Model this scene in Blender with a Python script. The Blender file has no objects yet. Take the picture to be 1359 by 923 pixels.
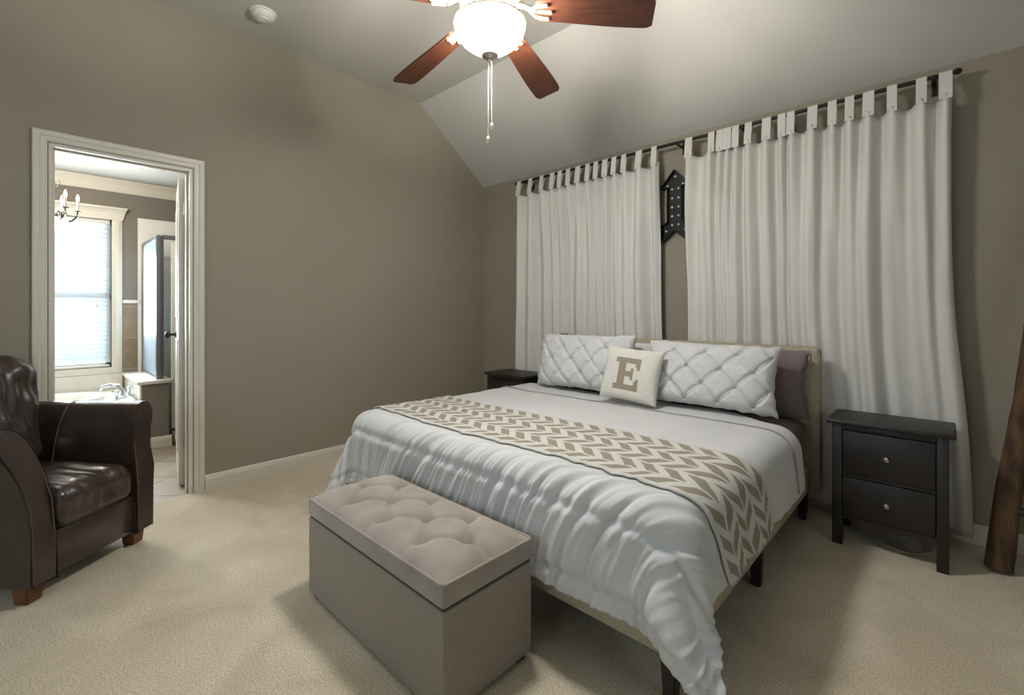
import bpy, bmesh, math, random
from mathutils import Vector, Matrix, noise
random.seed(7)
S = bpy.context.scene
COL = S.collection
PI = math.pi
def lin(c):
    c = c / 255.0
    return c / 12.92 if c <= 0.04045 else ((c + 0.055) / 1.055) ** 2.4
def rgb(r, g, b): return (lin(r), lin(g), lin(b), 1.0)

# ------------------------------------------------------------------ camera, world, light, exposure
cam = bpy.data.cameras.new('camera')
cam.sensor_width = 36.0
cam.lens = 614.0 / 1359 * 36
cam.shift_x = (679.5 - 680.0) / 1359
cam.shift_y = -(461.5 - 411.0) / 1359
cam.clip_start = 0.02
co = bpy.data.objects.new('camera', cam); COL.objects.link(co)
YAW = math.atan(580 / 614.0)
co.location = (0, 0, 1.17); co.rotation_euler = (PI / 2, 0, YAW)
S.camera = co

W = bpy.data.worlds.new('world'); S.world = W; W.use_nodes = True
W.node_tree.nodes['Background'].inputs[0].default_value = (0.78, 0.9, 1.0, 1)
W.node_tree.nodes['Background'].inputs[1].default_value = 2.6
S.view_settings.view_transform = 'Standard'; S.view_settings.look = 'None'
S.view_settings.exposure = 0.32; S.view_settings.gamma = 1.0
S.view_settings.use_curve_mapping = False

FAN = Vector((-1.40, 1.345, 2.43))
BOWL_GLOW = 104.0
BULB_W = 130.0
def light(name, kind, loc, power, color, size=0.05, size_y=None, rot=(0, 0, 0)):
    l = bpy.data.lights.new(name, kind); l.energy = power; l.color = color
    if kind == 'AREA':
        l.shape = 'RECTANGLE'; l.size = size; l.size_y = size_y or size
    else: l.shadow_soft_size = size
    o = bpy.data.objects.new(name, l); COL.objects.link(o); o.location = loc; o.rotation_euler = rot
    return o
for k in range(3):
    a = k * 2 * PI / 3 + 0.4
    light('fan_bulb_light', 'POINT', (FAN.x + 0.06 * math.cos(a), FAN.y + 0.06 * math.sin(a), 2.345), BULB_W / 3, (1, 0.97, 0.93), 0.03)
light('bathroom_window_light', 'AREA', (-5.62, 0.13, 1.32), 45, (0.80, 0.90, 1.0), 0.8, 1.3, (0, -PI / 2, 0))
light('bathroom_daylight', 'AREA', (-6.1, 0.13, 1.4), 13, (0.93, 0.97, 1.0), 1.2, 1.6, (0, -PI / 2, 0))
light('bathroom_fill_light', 'AREA', (-3.8, -1.0, 1.95), 14, (1, 0.95, 0.88), 0.6, 0.15, (PI / 2 - 0.3, 0, math.radians(20)))  # added unseen fill without a fixture, brightens knee wall and shower door
light('chandelier_light', 'POINT', (-4.72, 0.13, 2.15), 20, (1, 0.94, 0.86), 0.06)

# ------------------------------------------------------------------ materials
def mat(name, c, rough=0.6, c2=None, scale=8.0, bump=0.0, bscale=None, metal=0.0, emit=None, es=0.0, stretch=None, spec=0.5, sheen=0.0, detail=4.0, coat=0.0, transl=0.0):
    m = bpy.data.materials.new(name); m.use_nodes = True
    nt = m.node_tree; N = nt.nodes; L = nt.links; b = N['Principled BSDF']
    b.inputs['Base Color'].default_value = c; b.inputs['Roughness'].default_value = rough
    b.inputs['Metallic'].default_value = metal; b.inputs['Specular IOR Level'].default_value = spec
    b.inputs['Sheen Weight'].default_value = sheen; b.inputs['Coat Weight'].default_value = coat
    if emit: b.inputs['Emission Color'].default_value = emit; b.inputs['Emission Strength'].default_value = es
    tc = N.new('ShaderNodeTexCoord'); mp = N.new('ShaderNodeMapping'); L.new(tc.outputs['Object'], mp.inputs[0])
    if stretch: mp.inputs['Scale'].default_value = stretch
    n = N.new('ShaderNodeTexNoise'); n.inputs['Scale'].default_value = scale; n.inputs['Detail'].default_value = detail
    L.new(mp.outputs[0], n.inputs['Vector'])
    r = N.new('ShaderNodeValToRGB'); r.color_ramp.elements[0].position = 0.3; r.color_ramp.elements[1].position = 0.7
    r.color_ramp.elements[0].color = c
    if c2 is None: c2 = tuple(min(1, v * 0.93) for v in c[:3]) + (1,)
    r.color_ramp.elements[1].color = c2
    L.new(n.outputs['Fac'], r.inputs[0]); L.new(r.outputs[0], b.inputs['Base Color'])
    if bump > 0:
        n2 = N.new('ShaderNodeTexNoise'); n2.inputs['Scale'].default_value = bscale or scale * 4; n2.inputs['Detail'].default_value = 3
        L.new(mp.outputs[0], n2.inputs['Vector'])
        bp = N.new('ShaderNodeBump'); bp.inputs['Strength'].default_value = bump; bp.inputs['Distance'].default_value = 0.01
        L.new(n2.outputs['Fac'], bp.inputs['Height']); L.new(bp.outputs[0], b.inputs['Normal'])
    if transl > 0:
        t = N.new('ShaderNodeBsdfTranslucent'); mx = N.new('ShaderNodeMixShader'); mx.inputs[0].default_value = transl
        L.new(r.outputs[0], t.inputs[0]); L.new(b.outputs[0], mx.inputs[1]); L.new(t.outputs[0], mx.inputs[2])
        L.new(mx.outputs[0], N['Material Output'].inputs[0])
    return m
M = {}
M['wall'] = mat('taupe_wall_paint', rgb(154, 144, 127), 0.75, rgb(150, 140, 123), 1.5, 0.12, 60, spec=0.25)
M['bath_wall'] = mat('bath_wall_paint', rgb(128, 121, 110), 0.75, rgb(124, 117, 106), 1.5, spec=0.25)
M['ceiling'] = mat('ceiling_paint', rgb(190, 187, 178), 0.85, rgb(187, 184, 175), 1.2, 0.1, 90, spec=0.2)
M['trim'] = mat('cream_trim_paint', rgb(214, 207, 191), 0.4, rgb(211, 204, 188), 3)
M['white'] = mat('white_enamel', rgb(226, 223, 214), 0.3)
M['bowl_metal'] = mat('antique_white_metal', rgb(205, 192, 170), 0.4, rgb(150, 132, 108), 25)
M['nickel'] = mat('brushed_nickel', rgb(190, 184, 174), 0.32, metal=1.0)
M['pewter'] = mat('pewter_frame', rgb(122, 124, 128), 0.35, metal=0.7)
M['chrome'] = mat('chrome', rgb(200, 204, 208), 0.12, metal=1.0)
M['iron'] = mat('dark_iron', rgb(58, 50, 44), 0.45, rgb(40, 34, 30), 30, metal=0.6)
M['rod'] = mat('dark_bronze_rod', rgb(44, 36, 32), 0.45, metal=0.4)
M['blade'] = mat('cherry_blade_wood', rgb(84, 45, 27), 0.38, rgb(58, 29, 17), 6, stretch=(1.2, 14, 6), detail=6)
M['espresso'] = mat('espresso_stained_wood', rgb(40, 34, 31), 0.45, rgb(33, 28, 26), 5, 0.05, 40, stretch=(2, 12, 12))
M['leather'] = mat('espresso_leather', rgb(66, 52, 44), 0.30, rgb(50, 39, 33), 9, 0.12, 90, spec=0.6, coat=0.2)
M['leather_welt'] = mat('leather_piping', rgb(96, 78, 66), 0.4, rgb(74, 58, 50), 9)
M['foot_wood'] = mat('chair_foot_wood', rgb(124, 78, 42), 0.45, rgb(92, 56, 30), 10, stretch=(3, 3, 12))
M['bedleg'] = mat('black_brown_leg', rgb(42, 35, 32), 0.5)
M['linen'] = mat('beige_linen_upholstery', rgb(181, 170, 147), 0.9, rgb(168, 157, 134), 60, 0.25, 500, spec=0.2)
M['ott'] = mat('ottoman_tweed', rgb(154, 141, 126), 0.95, rgb(142, 130, 117), 150, 0.3, 500, stretch=(1, 1, 0.35), spec=0.15, sheen=0.2)
M['velvet'] = mat('ottoman_velvet', rgb(168, 156, 144), 0.9, rgb(148, 136, 125), 7, 0.1, 300, spec=0.15, sheen=0.3)
M['comforter'] = mat('white_comforter_cotton', rgb(209, 208, 205), 0.8, rgb(203, 202, 199), 5, 0.12, 90, spec=0.25, sheen=0.1)
M['piping'] = mat('grey_piping', rgb(160, 154, 148), 0.8)
M['curtain'] = mat('white_curtain_cotton', rgb(230, 226, 217), 0.85, rgb(224, 220, 211), 4, 0.1, 400, spec=0.15, transl=0.12)
M['mauve'] = mat('mauve_cotton', rgb(128, 111, 112), 0.7, rgb(114, 98, 100), 4, 0.15, 40, spec=0.3)
M['pillow'] = mat('white_pintuck_cotton', rgb(210, 208, 205), 0.8, rgb(203, 201, 198), 6, 0.15, 80, spec=0.2)
M['cream'] = mat('cream_canvas', rgb(222, 217, 205), 0.9, rgb(212, 207, 195), 90, 0.2, 500, spec=0.15)
M['taupe'] = mat('taupe_print', rgb(156, 143, 122), 0.9, rgb(146, 133, 112), 90)
M['charcoal'] = mat('charcoal_cotton', rgb(74, 68, 68), 0.85)
M['log'] = mat('weathered_log', rgb(112, 82, 54), 0.85, rgb(52, 36, 24), 6, 1.0, 16, stretch=(5, 5, 0.9), detail=8)
M['signblack'] = mat('black_sign_metal', rgb(18, 14, 13), 0.5, rgb(14, 11, 10), 12, metal=0.2)
M['blind'] = mat('white_blind_slat', rgb(232, 236, 238), 0.5, transl=0.75)
M['tile_edge'] = mat('white_tile', rgb(222, 217, 205), 0.25)
M['cable'] = mat('tan_cable', rgb(190, 170, 140), 0.6)
M['red'] = mat('red_towel_cloth', rgb(130, 44, 36), 0.95, bump=0.3, bscale=200)
M['teal'] = mat('teal_towel_cloth', rgb(60, 96, 96), 0.95, bump=0.3, bscale=200)
M['bulb'] = mat('lit_bulb', rgb(255, 240, 215), 0.4, emit=rgb(255, 236, 205), es=14)
M['glow'] = mat('lit_bowl_glass', rgb(255, 250, 240), 0.3, emit=rgb(250, 251, 252), es=BOWL_GLOW)
M['glow2'] = mat('lit_chandelier_bowl', rgb(255, 244, 226), 0.3, emit=rgb(255, 238, 212), es=5)
M['led'] = mat('marquee_bulb', rgb(235, 232, 220), 0.15, spec=0.9)
def glass(name, c, rough, mixf):
    m = bpy.data.materials.new(name); m.use_nodes = True; nt = m.node_tree; N = nt.nodes; L = nt.links
    b = N['Principled BSDF']; b.inputs['Base Color'].default_value = c; b.inputs['Roughness'].default_value = rough
    t = N.new('ShaderNodeBsdfTransparent'); t.inputs[0].default_value = (0.93, 0.96, 0.97, 1)
    mx = N.new('ShaderNodeMixShader'); mx.inputs[0].default_value = mixf
    L.new(t.outputs[0], mx.inputs[1]); L.new(b.outputs[0], mx.inputs[2]); L.new(mx.outputs[0], N['Material Output'].inputs[0])
    return m
M['glass'] = glass('window_glass', rgb(200, 215, 220), 0.05, 0.1)
M['frost'] = glass('shower_glass', rgb(172, 186, 196), 0.25, 0.62)
M['crystal'] = glass('crystal', rgb(235, 238, 240), 0.05, 0.5)

def carpet_mat():
    m = bpy.data.materials.new('beige_carpet'); m.use_nodes = True; nt = m.node_tree; N = nt.nodes; L = nt.links; b = N['Principled BSDF']
    b.inputs['Roughness'].default_value = 1.0; b.inputs['Specular IOR Level'].default_value = 0.05; b.inputs['Sheen Weight'].default_value = 0.25
    tc = N.new('ShaderNodeTexCoord')
    def nz(s, d, dist=0.0):
        n = N.new('ShaderNodeTexNoise'); n.inputs['Scale'].default_value = s; n.inputs['Detail'].default_value = d; n.inputs['Distortion'].default_value = dist
        L.new(tc.outputs['Object'], n.inputs['Vector']); return n
    big = nz(2.6, 3, 0.8); fine = nz(160, 3)
    r1 = N.new('ShaderNodeValToRGB'); r1.color_ramp.elements[0].color = rgb(203, 188, 160); r1.color_ramp.elements[1].color = rgb(220, 205, 178)
    r1.color_ramp.elements[0].position = 0.38; r1.color_ramp.elements[1].position = 0.62
    r2 = N.new('ShaderNodeValToRGB'); r2.color_ramp.elements[0].color = (0.72, 0.72, 0.72, 1); r2.color_ramp.elements[1].color = (1.12, 1.12, 1.12, 1)
    r2.color_ramp.elements[0].position = 0.35; r2.color_ramp.elements[1].position = 0.65
    mx = N.new('ShaderNodeMix'); mx.data_type = 'RGBA'; mx.blend_type = 'MULTIPLY'; mx.inputs[0].default_value = 1
    L.new(big.outputs['Fac'], r1.inputs[0]); L.new(fine.outputs['Fac'], r2.inputs[0])
    L.new(r1.outputs[0], mx.inputs[6]); L.new(r2.outputs[0], mx.inputs[7]); L.new(mx.outputs[2], b.inputs['Base Color'])
    med = nz(7, 4, 0.5)
    ad = N.new('ShaderNodeMath'); ad.operation = 'ADD'; ml = N.new('ShaderNodeMath'); ml.operation = 'MULTIPLY'; ml.inputs[1].default_value = 0.5
    L.new(med.outputs['Fac'], ml.inputs[0]); L.new(ml.outputs[0], ad.inputs[0]); L.new(fine.outputs['Fac'], ad.inputs[1])
    bp = N.new('ShaderNodeBump'); bp.inputs['Strength'].default_value = 0.5; bp.inputs['Distance'].default_value = 0.008
    L.new(ad.outputs[0], bp.inputs['Height']); L.new(bp.outputs[0], b.inputs['Normal'])
    return m
M['carpet'] = carpet_mat()
def tile_mat(name, c1, c2, grout, sx, sy, vec='xy', mortar=0.004):
    m = bpy.data.materials.new(name); m.use_nodes = True; nt = m.node_tree; N = nt.nodes; L = nt.links; b = N['Principled BSDF']
    b.inputs['Roughness'].default_value = 0.35
    tc = N.new('ShaderNodeTexCoord'); mp = N.new('ShaderNodeMapping')
    L.new(tc.outputs['Object'], mp.inputs[0])
    if vec == 'yz': mp.inputs['Rotation'].default_value = (0, -PI / 2, PI / 2)
    br = N.new('ShaderNodeTexBrick'); br.offset = 0; br.inputs['Color1'].default_value = c1; br.inputs['Color2'].default_value = c2
    br.inputs['Mortar'].default_value = grout; br.inputs['Scale'].default_value = 1.0; br.inputs['Mortar Size'].default_value = mortar
    br.inputs['Brick Width'].default_value = sx; br.inputs['Row Height'].default_value = sy
    if vec == 'diag': mp.inputs['Rotation'].default_value = (0, 0, PI / 4)
    L.new(mp.outputs[0], br.inputs[0])
    n = N.new('ShaderNodeTexNoise'); n.inputs['Scale'].default_value = 14; n.inputs['Detail'].default_value = 6; L.new(tc.outputs['Object'], n.inputs[0])
    mx = N.new('ShaderNodeMix'); mx.data_type = 'RGBA'; mx.blend_type = 'SOFT_LIGHT'; mx.inputs[0].default_value = 0.5
    L.new(br.outputs[0], mx.inputs[6]); L.new(n.outputs['Fac'], mx.inputs[7]); L.new(mx.outputs[2], b.inputs['Base Color'])
    return m
M['floor_tile'] = tile_mat('bath_floor_tile', rgb(168, 156, 138), rgb(160, 148, 130), rgb(96, 88, 78), 0.33, 0.33, 'diag')
M['wall_tile'] = tile_mat('brown_wall_tile', rgb(136, 118, 94), rgb(126, 108, 86), rgb(150, 138, 120), 0.3, 0.3, 'yz')
def throw_mat():
    m = bpy.data.materials.new('chevron_throw_cotton'); m.use_nodes = True; nt = m.node_tree; N = nt.nodes; L = nt.links; b = N['Principled BSDF']
    b.inputs['Roughness'].default_value = 0.9; b.inputs['Specular IOR Level'].default_value = 0.15
    uv = N.new('ShaderNodeUVMap'); sp = N.new('ShaderNodeSeparateXYZ'); L.new(uv.outputs[0], sp.inputs[0])
    def mt(op, a, bb=None, c=None):
        n = N.new('ShaderNodeMath'); n.operation = op
        for i, v in enumerate((a, bb, c)):
            if v is None: continue
            if isinstance(v, (int, float)): n.inputs[i].default_value = v
            else: L.new(v, n.inputs[i])
        return n.outputs[0]
    u = sp.outputs[0]; v = sp.outputs[1]                      # metres
    col = mt('DIVIDE', v, 0.083)
    fl = mt('FLOOR', col); fr = mt('FRACT', col)
    par = mt('MODULO', mt('ADD', fl, 100.0), 2.0)             # 0 / 1
    sgn = mt('SUBTRACT', mt('MULTIPLY', par, 2.0), 1.0)
    zig = mt('MULTIPLY', mt('MULTIPLY', mt('SUBTRACT', fr, 0.5), sgn), 0.85)
    wn = N.new('ShaderNodeTexWhiteNoise'); wn.noise_dimensions = '1D'; L.new(fl, wn.inputs['W'])
    t = mt('ADD', mt('ADD', mt('DIVIDE', u, 0.088), zig), mt('MULTIPLY', wn.outputs[0], 0.35))
    bar = mt('LESS_THAN', mt('FRACT', t), 0.56)
    gap = mt('MULTIPLY', mt('GREATER_THAN', fr, 0.07), mt('LESS_THAN', fr, 0.93))
    edge = mt('MULTIPLY', mt('GREATER_THAN', v, 0.018), mt('LESS_THAN', v, 0.485))
    f = mt('MULTIPLY', mt('MULTIPLY', bar, gap), edge)
    mx = N.new('ShaderNodeMix'); mx.data_type = 'RGBA'; L.new(f, mx.inputs[0])
    mx.inputs[6].default_value = rgb(206, 202, 193); mx.inputs[7].default_value = rgb(150, 140, 124)
    L.new(mx.outputs[2], b.inputs['Base Color'])
    n = N.new('ShaderNodeTexNoise'); n.inputs['Scale'].default_value = 300; tc = N.new('ShaderNodeTexCoord'); L.new(tc.outputs['Object'], n.inputs[0])
    bp = N.new('ShaderNodeBump'); bp.inputs['Strength'].default_value = 0.3; bp.inputs['Distance'].default_value = 0.004
    L.new(n.outputs[0], bp.inputs['Height']); L.new(bp.outputs[0], b.inputs['Normal'])
    return m
M['throw'] = throw_mat()

# ------------------------------------------------------------------ helpers
def tag(o, label=None, cat=None, group=None, kind=None):
    if label: o['label'] = label
    if cat: o['category'] = cat
    if group: o['group'] = group
    if kind: o['kind'] = kind
    return o
def thing(name, label, cat, loc=(0, 0, 0), rz=0.0, group=None):
    o = bpy.data.objects.new(name, None); COL.objects.link(o); o.empty_display_size = 0.05
    o.location = loc; o.rotation_euler = (0, 0, rz)
    return tag(o, label, cat, group)
def obj(name, bm, m, parent=None, smooth=True, ang=38, origin=None, fixn=True):
    if fixn and ang < 79: bmesh.ops.recalc_face_normals(bm, faces=bm.faces[:])
    me = bpy.data.meshes.new(name)
    if origin is not None:
        bmesh.ops.translate(bm, verts=bm.verts[:], vec=-Vector(origin))
    if smooth:
        for f in bm.faces: f.smooth = True
        for e in bm.edges:
            if len(e.link_faces) == 2 and e.calc_face_angle(0) > math.radians(ang): e.smooth = False
    bm.to_mesh(me); bm.free()
    ms = m if isinstance(m, (list, tuple)) else [m]
    for x in ms: me.materials.append(x)
    o = bpy.data.objects.new(name, me); COL.objects.link(o)
    if parent is not None: o.parent = parent
    if origin is not None: o.location = origin
    return o
def B(): return bmesh.new()
def box(bm, x0, x1, y0, y1, z0, z1, bev=0.0, seg=2):
    r = bmesh.ops.create_cube(bm, size=1.0); vs = r['verts']
    for v in vs:
        v.co = Vector(((x0 + x1) / 2 + v.co.x * (x1 - x0), (y0 + y1) / 2 + v.co.y * (y1 - y0), (z0 + z1) / 2 + v.co.z * (z1 - z0)))
    if bev > 0:
        es = list({e for v in vs for e in v.link_edges})
        r = bmesh.ops.bevel(bm, geom=es, offset=bev, segments=seg, affect='EDGES', profile=0.5)
        return list({v for f in r['faces'] for v in f.verts} | {v for v in vs if v.is_valid})
    return vs
def mbox(x0, x1, y0, y1, z0, z1, bev=0.0, seg=2):
    bm = B(); box(bm, x0, x1, y0, y1, z0, z1, bev, seg); return bm
def tube(bm, pts, r, n=10, closed=False, caps=True):
    pts = [Vector(p) for p in pts]; rings = []; N_ = len(pts)
    rr = r if isinstance(r, (list, tuple)) else [r] * N_
    prev = None
    for i, p in enumerate(pts):
        a = pts[i - 1] if (i > 0 or closed) else p
        b = pts[(i + 1) % N_] if (i < N_ - 1 or closed) else p
        t = (b - a).normalized()
        if prev is None:
            up = Vector((0, 0, 1)) if abs(t.z) < 0.9 else Vector((1, 0, 0))
            x = t.cross(up).normalized()
        else:
            x = (prev - t * prev.dot(t)).normalized()
        prev = x; y = t.cross(x)
        rings.append([bm.verts.new(p + (x * math.cos(2 * PI * k / n) + y * math.sin(2 * PI * k / n)) * rr[i]) for k in range(n)])
    R_ = range(N_ if closed else N_ - 1)
    for i in R_:
        A, C = rings[i], rings[(i + 1) % N_]
        for k in range(n): bm.faces.new((A[k], A[(k + 1) % n], C[(k + 1) % n], C[k]))
    if caps and not closed:
        bm.faces.new(rings[0][::-1]); bm.faces.new(rings[-1])
def lathe(bm, prof, c=(0, 0, 0), n=32, cap=True):
    c = Vector(c); rings = []
    for r, z in prof:
        r = max(r, 0.0004)
        rings.append([bm.verts.new(c + Vector((r * math.cos(2 * PI * k / n), r * math.sin(2 * PI * k / n), z))) for k in range(n)])
    for A, C in zip(rings, rings[1:]):
        for k in range(n): bm.faces.new((A[k], A[(k + 1) % n], C[(k + 1) % n], C[k]))
    if cap: bm.faces.new(rings[0][::-1]); bm.faces.new(rings[-1])
def grid(bm, nu, nv, fn, flip=False):
    V = [[bm.verts.new(fn(i / nu, j / nv)) for j in range(nv + 1)] for i in range(nu + 1)]
    Fs = []
    for i in range(nu):
        for j in range(nv):
            q = (V[i][j], V[i + 1][j], V[i + 1][j + 1], V[i][j + 1])
            Fs.append(bm.faces.new(q[::-1] if flip else q))
    return V, Fs
def prism(bm, poly, axis, a, b):
    def P(p, t):
        if axis == 'x': return (t, p[0], p[1])
        if axis == 'y': return (p[0], t, p[1])
        return (p[0], p[1], t)
    A = [bm.verts.new(P(p, a)) for p in poly]; C = [bm.verts.new(P(p, b)) for p in poly]
    n = len(poly)
    bm.faces.new(A); bm.faces.new(C[::-1])
    for k in range(n): bm.faces.new((A[k], C[k], C[(k + 1) % n], A[(k + 1) % n]))
def sphere(bm, c, r, u=12, v=8, sc=(1, 1, 1)):
    res = bmesh.ops.create_uvsphere(bm, u_segments=u, v_segments=v, radius=r)
    for q in res['verts']: q.co = Vector((q.co.x * sc[0], q.co.y * sc[1], q.co.z * sc[2])) + Vector(c)
def nz(*p): return noise.noise(Vector(p))
def sst(a, b, x):
    t = max(0.0, min(1.0, (x - a) / (b - a))); return t * t * (3 - 2 * t)
def copy_tree(o, parent=None):
    c = o.copy(); COL.objects.link(c); c.parent = parent
    for ch in list(o.children): copy_tree(ch, c)
    return c

# ------------------------------------------------------------------ room shell
XL, YB, XR, YF = -3.51, 3.28, 2.3, -2.05      # left wall, curtain wall, right wall, wall behind the camera
ZL, ZH, YS = 2.43, 3.05, 2.49                  # low eave height, high ceiling, start of slope
T = 0.12
def structure(name, bm, m, **k): return tag(obj(name, bm, m, **k), kind='structure')
structure('floor', mbox(XL - 0.0, XR + T, YF - T, YB + T, -0.1, 0.0), M['carpet'])
bm = B(); prism(bm, [(YF - T, ZH), (YS, ZH), (YB + T, ZL - (ZH - ZL) / (YB - YS) * T), (YB + T, ZH + 0.25), (YF - T, ZH + 0.25)], 'x', XL - T, XR + T)
structure('ceiling', bm, M['ceiling'])
def wall_holes(name, axis, pos, thick, u0, u1, ztop, holes, m):
    """wall slab lying in a plane; holes = (u0,u1,z0,z1), non overlapping in u"""
    bm = B(); us = u0
    def bx(a, b, z0, z1):
        if b - a < 1e-4 or z1 - z0 < 1e-4: return
        if axis == 'x': box(bm, min(pos, pos + thick), max(pos, pos + thick), a, b, z0, z1)
        else: box(bm, a, b, min(pos, pos + thick), max(pos, pos + thick), z0, z1)
    for (a, b, z0, z1) in sorted(holes):
        bx(us, a, 0, ztop); bx(a, b, 0, z0); bx(a, b, z1, ztop); us = b
    bx(us, u1, 0, ztop)
    return structure(name, bm, m)
DY0, DY1, DZ = 0.095, 0.745, 2.065             # doorway opening
# left wall: gable shape with the doorway cut out
bm = B()
x0, x1 = XL - T, XL
prism(bm, [(YF - T, 0), (DY0, 0), (DY0, ZH), (YF - T, ZH)], 'x', x0, x1)
prism(bm, [(DY0, DZ), (DY1, DZ), (DY1, ZH), (DY0, ZH)], 'x', x0, x1)
prism(bm, [(DY1, 0), (YB, 0), (YB, ZL), (YS, ZH), (DY1, ZH)], 'x', x0, x1)
structure('wall_left', bm, M['wall'])
wall_holes('wall_back', 'y', YB, T, XL - T, XR + T, ZL, [], M['wall'])
wall_holes('wall_right', 'x', XR, T, YF, YB, ZL, [(-0.5, 0.9, 0.7, 2.1)], M['wall'])
bm = B(); prism(bm, [(YF, ZL), (YB, ZL), (YS, ZH), (YF, ZH)], 'x', XR, XR + T); structure('wall_right_gable', bm, M['wall'])
wall_holes('wall_front', 'y', YF, -T, XL - T, XR + T, ZH, [(-2.4, 0.0, 0.65, 2.2)], M['wall'])
def plain_window(name, axis, pos, u0, u1, z0, z1, d):
    w = tag(bpy.data.objects.new(name, None), kind='structure'); COL.objects.link(w)
    bm = B()
    def bx(b_, a, b, c, e, dep0, dep1):
        if axis == 'y': box(b_, a, b, min(pos + dep0 * d, pos + dep1 * d), max(pos + dep0 * d, pos + dep1 * d), c, e, 0.004)
        else: box(b_, min(pos + dep0 * d, pos + dep1 * d), max(pos + dep0 * d, pos + dep1 * d), a, b, c, e, 0.004)
    f = 0.05; zm = (z0 + z1) / 2
    for q in ((u0, u0 + f, z0, z1), (u1 - f, u1, z0, z1), (u0, u1, z0, z0 + f), (u0, u1, z1 - f, z1), (u0, u1, zm - 0.02, zm + 0.02), ((u0 + u1) / 2 - 0.03, (u0 + u1) / 2 + 0.03, z0, z1)):
        bx(bm, *q, 0.05, 0.10)
    obj('window_frame', bm, M['white'], w)
    bm = B(); bx(bm, u0 + f, u1 - f, z0 + f, z1 - f, 0.072, 0.078); obj('window_pane', bm, M['glass'], w)
    bm = B(); c = 0.07
    for q in ((u0 - c, u0, z0 - c, z1 + c), (u1, u1 + c, z0 - c, z1 + c), (u0, u1, z0 - c, z0), (u0, u1, z1, z1 + c)):
        bx(bm, *q, -0.018, 0.0)
    obj('window_casing', bm, M['trim'], w)
    return w
plain_window('window_2', 'y', YF, -2.4, 0.0, 0.65, 2.2, -1)
plain_window('window_3', 'x', XR, -0.5, 0.9, 0.7, 2.1, 1)

def base_prof(bm, p0, p1, nrm, h=0.095, t=0.014):
    """baseboard running p0->p1 (2-D), nrm = 2-D direction into the room"""
    prof = [(0, 0), (t, 0), (t, h * 0.72), (t * 0.75, h * 0.8), (t * 0.75, h * 0.86), (t * 0.35, h * 0.97), (t * 0.2, h), (0, h)]
    A = [bm.verts.new((p0[0] + nrm[0] * a, p0[1] + nrm[1] * a, z)) for a, z in prof]
    C = [bm.verts.new((p1[0] + nrm[0] * a, p1[1] + nrm[1] * a, z)) for a, z in prof]
    n = len(prof); bm.faces.new(A); bm.faces.new(C[::-1])
    for k in range(n): bm.faces.new((A[k], C[k], C[(k + 1) % n], A[(k + 1) % n]))
bm = B(); base_prof(bm, (XL, DY1 + 0.066), (XL, YB - 0.014), (1, 0)); base_prof(bm, (XL, YF), (XL, DY0 - 0.066), (1, 0))
structure('baseboard_left', bm, M['trim'], smooth=False)
bm = B(); base_prof(bm, (XL, YB), (XR, YB), (0, -1)); structure('baseboard_back', bm, M['trim'], smooth=False)
bm = B(); base_prof(bm, (XR, YF), (XR, YB - 0.014), (-1, 0)); structure('baseboard_right', bm, M['trim'], smooth=False)

# doorway 1: jamb, casing, stop, open leaf
door = tag(bpy.data.objects.new('door_1', None), kind='structure'); COL.objects.link(door)
bm = B(); j = 0.016
box(bm, XL - T - 0.004, XL + 0.004, DY0, DY0 + j, 0, DZ - j); box(bm, XL - T - 0.004, XL + 0.004, DY1 - j, DY1, 0, DZ - j)
box(bm, XL - T - 0.004, XL + 0.004, DY0, DY1, DZ - j, DZ)
for a, b in ((DY0 + j, DY0 + j + 0.01), (DY1 - j - 0.01, DY1 - j)): box(bm, XL - 0.075, XL - 0.04, a, b, 0, DZ - j - 0.01, 0.002)
box(bm, XL - 0.075, XL - 0.04, DY0 + j, DY1 - j, DZ - j - 0.01, DZ - j, 0.002)
obj('door_jamb', bm, M['trim'], door)
def casing(y0, y1, zt, X, s):
    """moulded casing around the opening, mitred, on plane X facing s"""
    w = 0.062; prof = [(0.004, 0.0), (0.004, 0.008), (0.012, 0.013), (0.03, 0.013), (0.036, 0.018), (0.056, 0.020), (w, 0.016), (w, 0.0)]
    bm = B(); path = [(y0, 0, -1, 0), (y0, zt, -1, 1), (y1, zt, 1, 1), (y1, 0, 1, 0)]
    rings = [[bm.verts.new((X + s * d, py + oy * o, pz + oz * o)) for o, d in prof] for py, pz, oy, oz in path]
    n = len(prof)
    for A, C in zip(rings, rings[1:]):
        for k in range(n): bm.faces.new((A[k], A[(k + 1) % n], C[(k + 1) % n], C[k]))
    bm.faces.new(rings[0][::-1]); bm.faces.new(rings[-1]); return bm
obj('door_casing', casing(DY0, DY1, DZ, XL, 1), M['trim'], door, smooth=False)
obj('door_casing', casing(DY0, DY1, DZ, XL - T, -1), M['trim'], door, smooth=False)
leaf = tag(bpy.data.objects.new('door_2', None), kind='structure'); COL.objects.link(leaf)
leaf.location = (XL - T - 0.045, DY1 - 0.008, 0.012); leaf.rotation_euler = (0, 0, math.radians(-9.5))
bm = B(); LW, LH = 0.62, 2.025
box(bm, -LW, 0, -0.035, 0, 0, LH, 0.003)
for zc0, zc1 in ((0.2, 0.95), (1.1, 1.88)):
    for xa, xb in ((-LW + 0.09, -LW / 2 - 0.03), (-LW / 2 + 0.03, -0.09)):
        for q in ((xa, xb, zc0, zc0 + 0.02), (xa, xb, zc1 - 0.02, zc1), (xa, xa + 0.02, zc0, zc1), (xb - 0.02, xb, zc0, zc1)):
            box(bm, q[0], q[1], -0.041, 0.006, q[2], q[3], 0.003)
obj('door_leaf', bm, M['white'], leaf)
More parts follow.
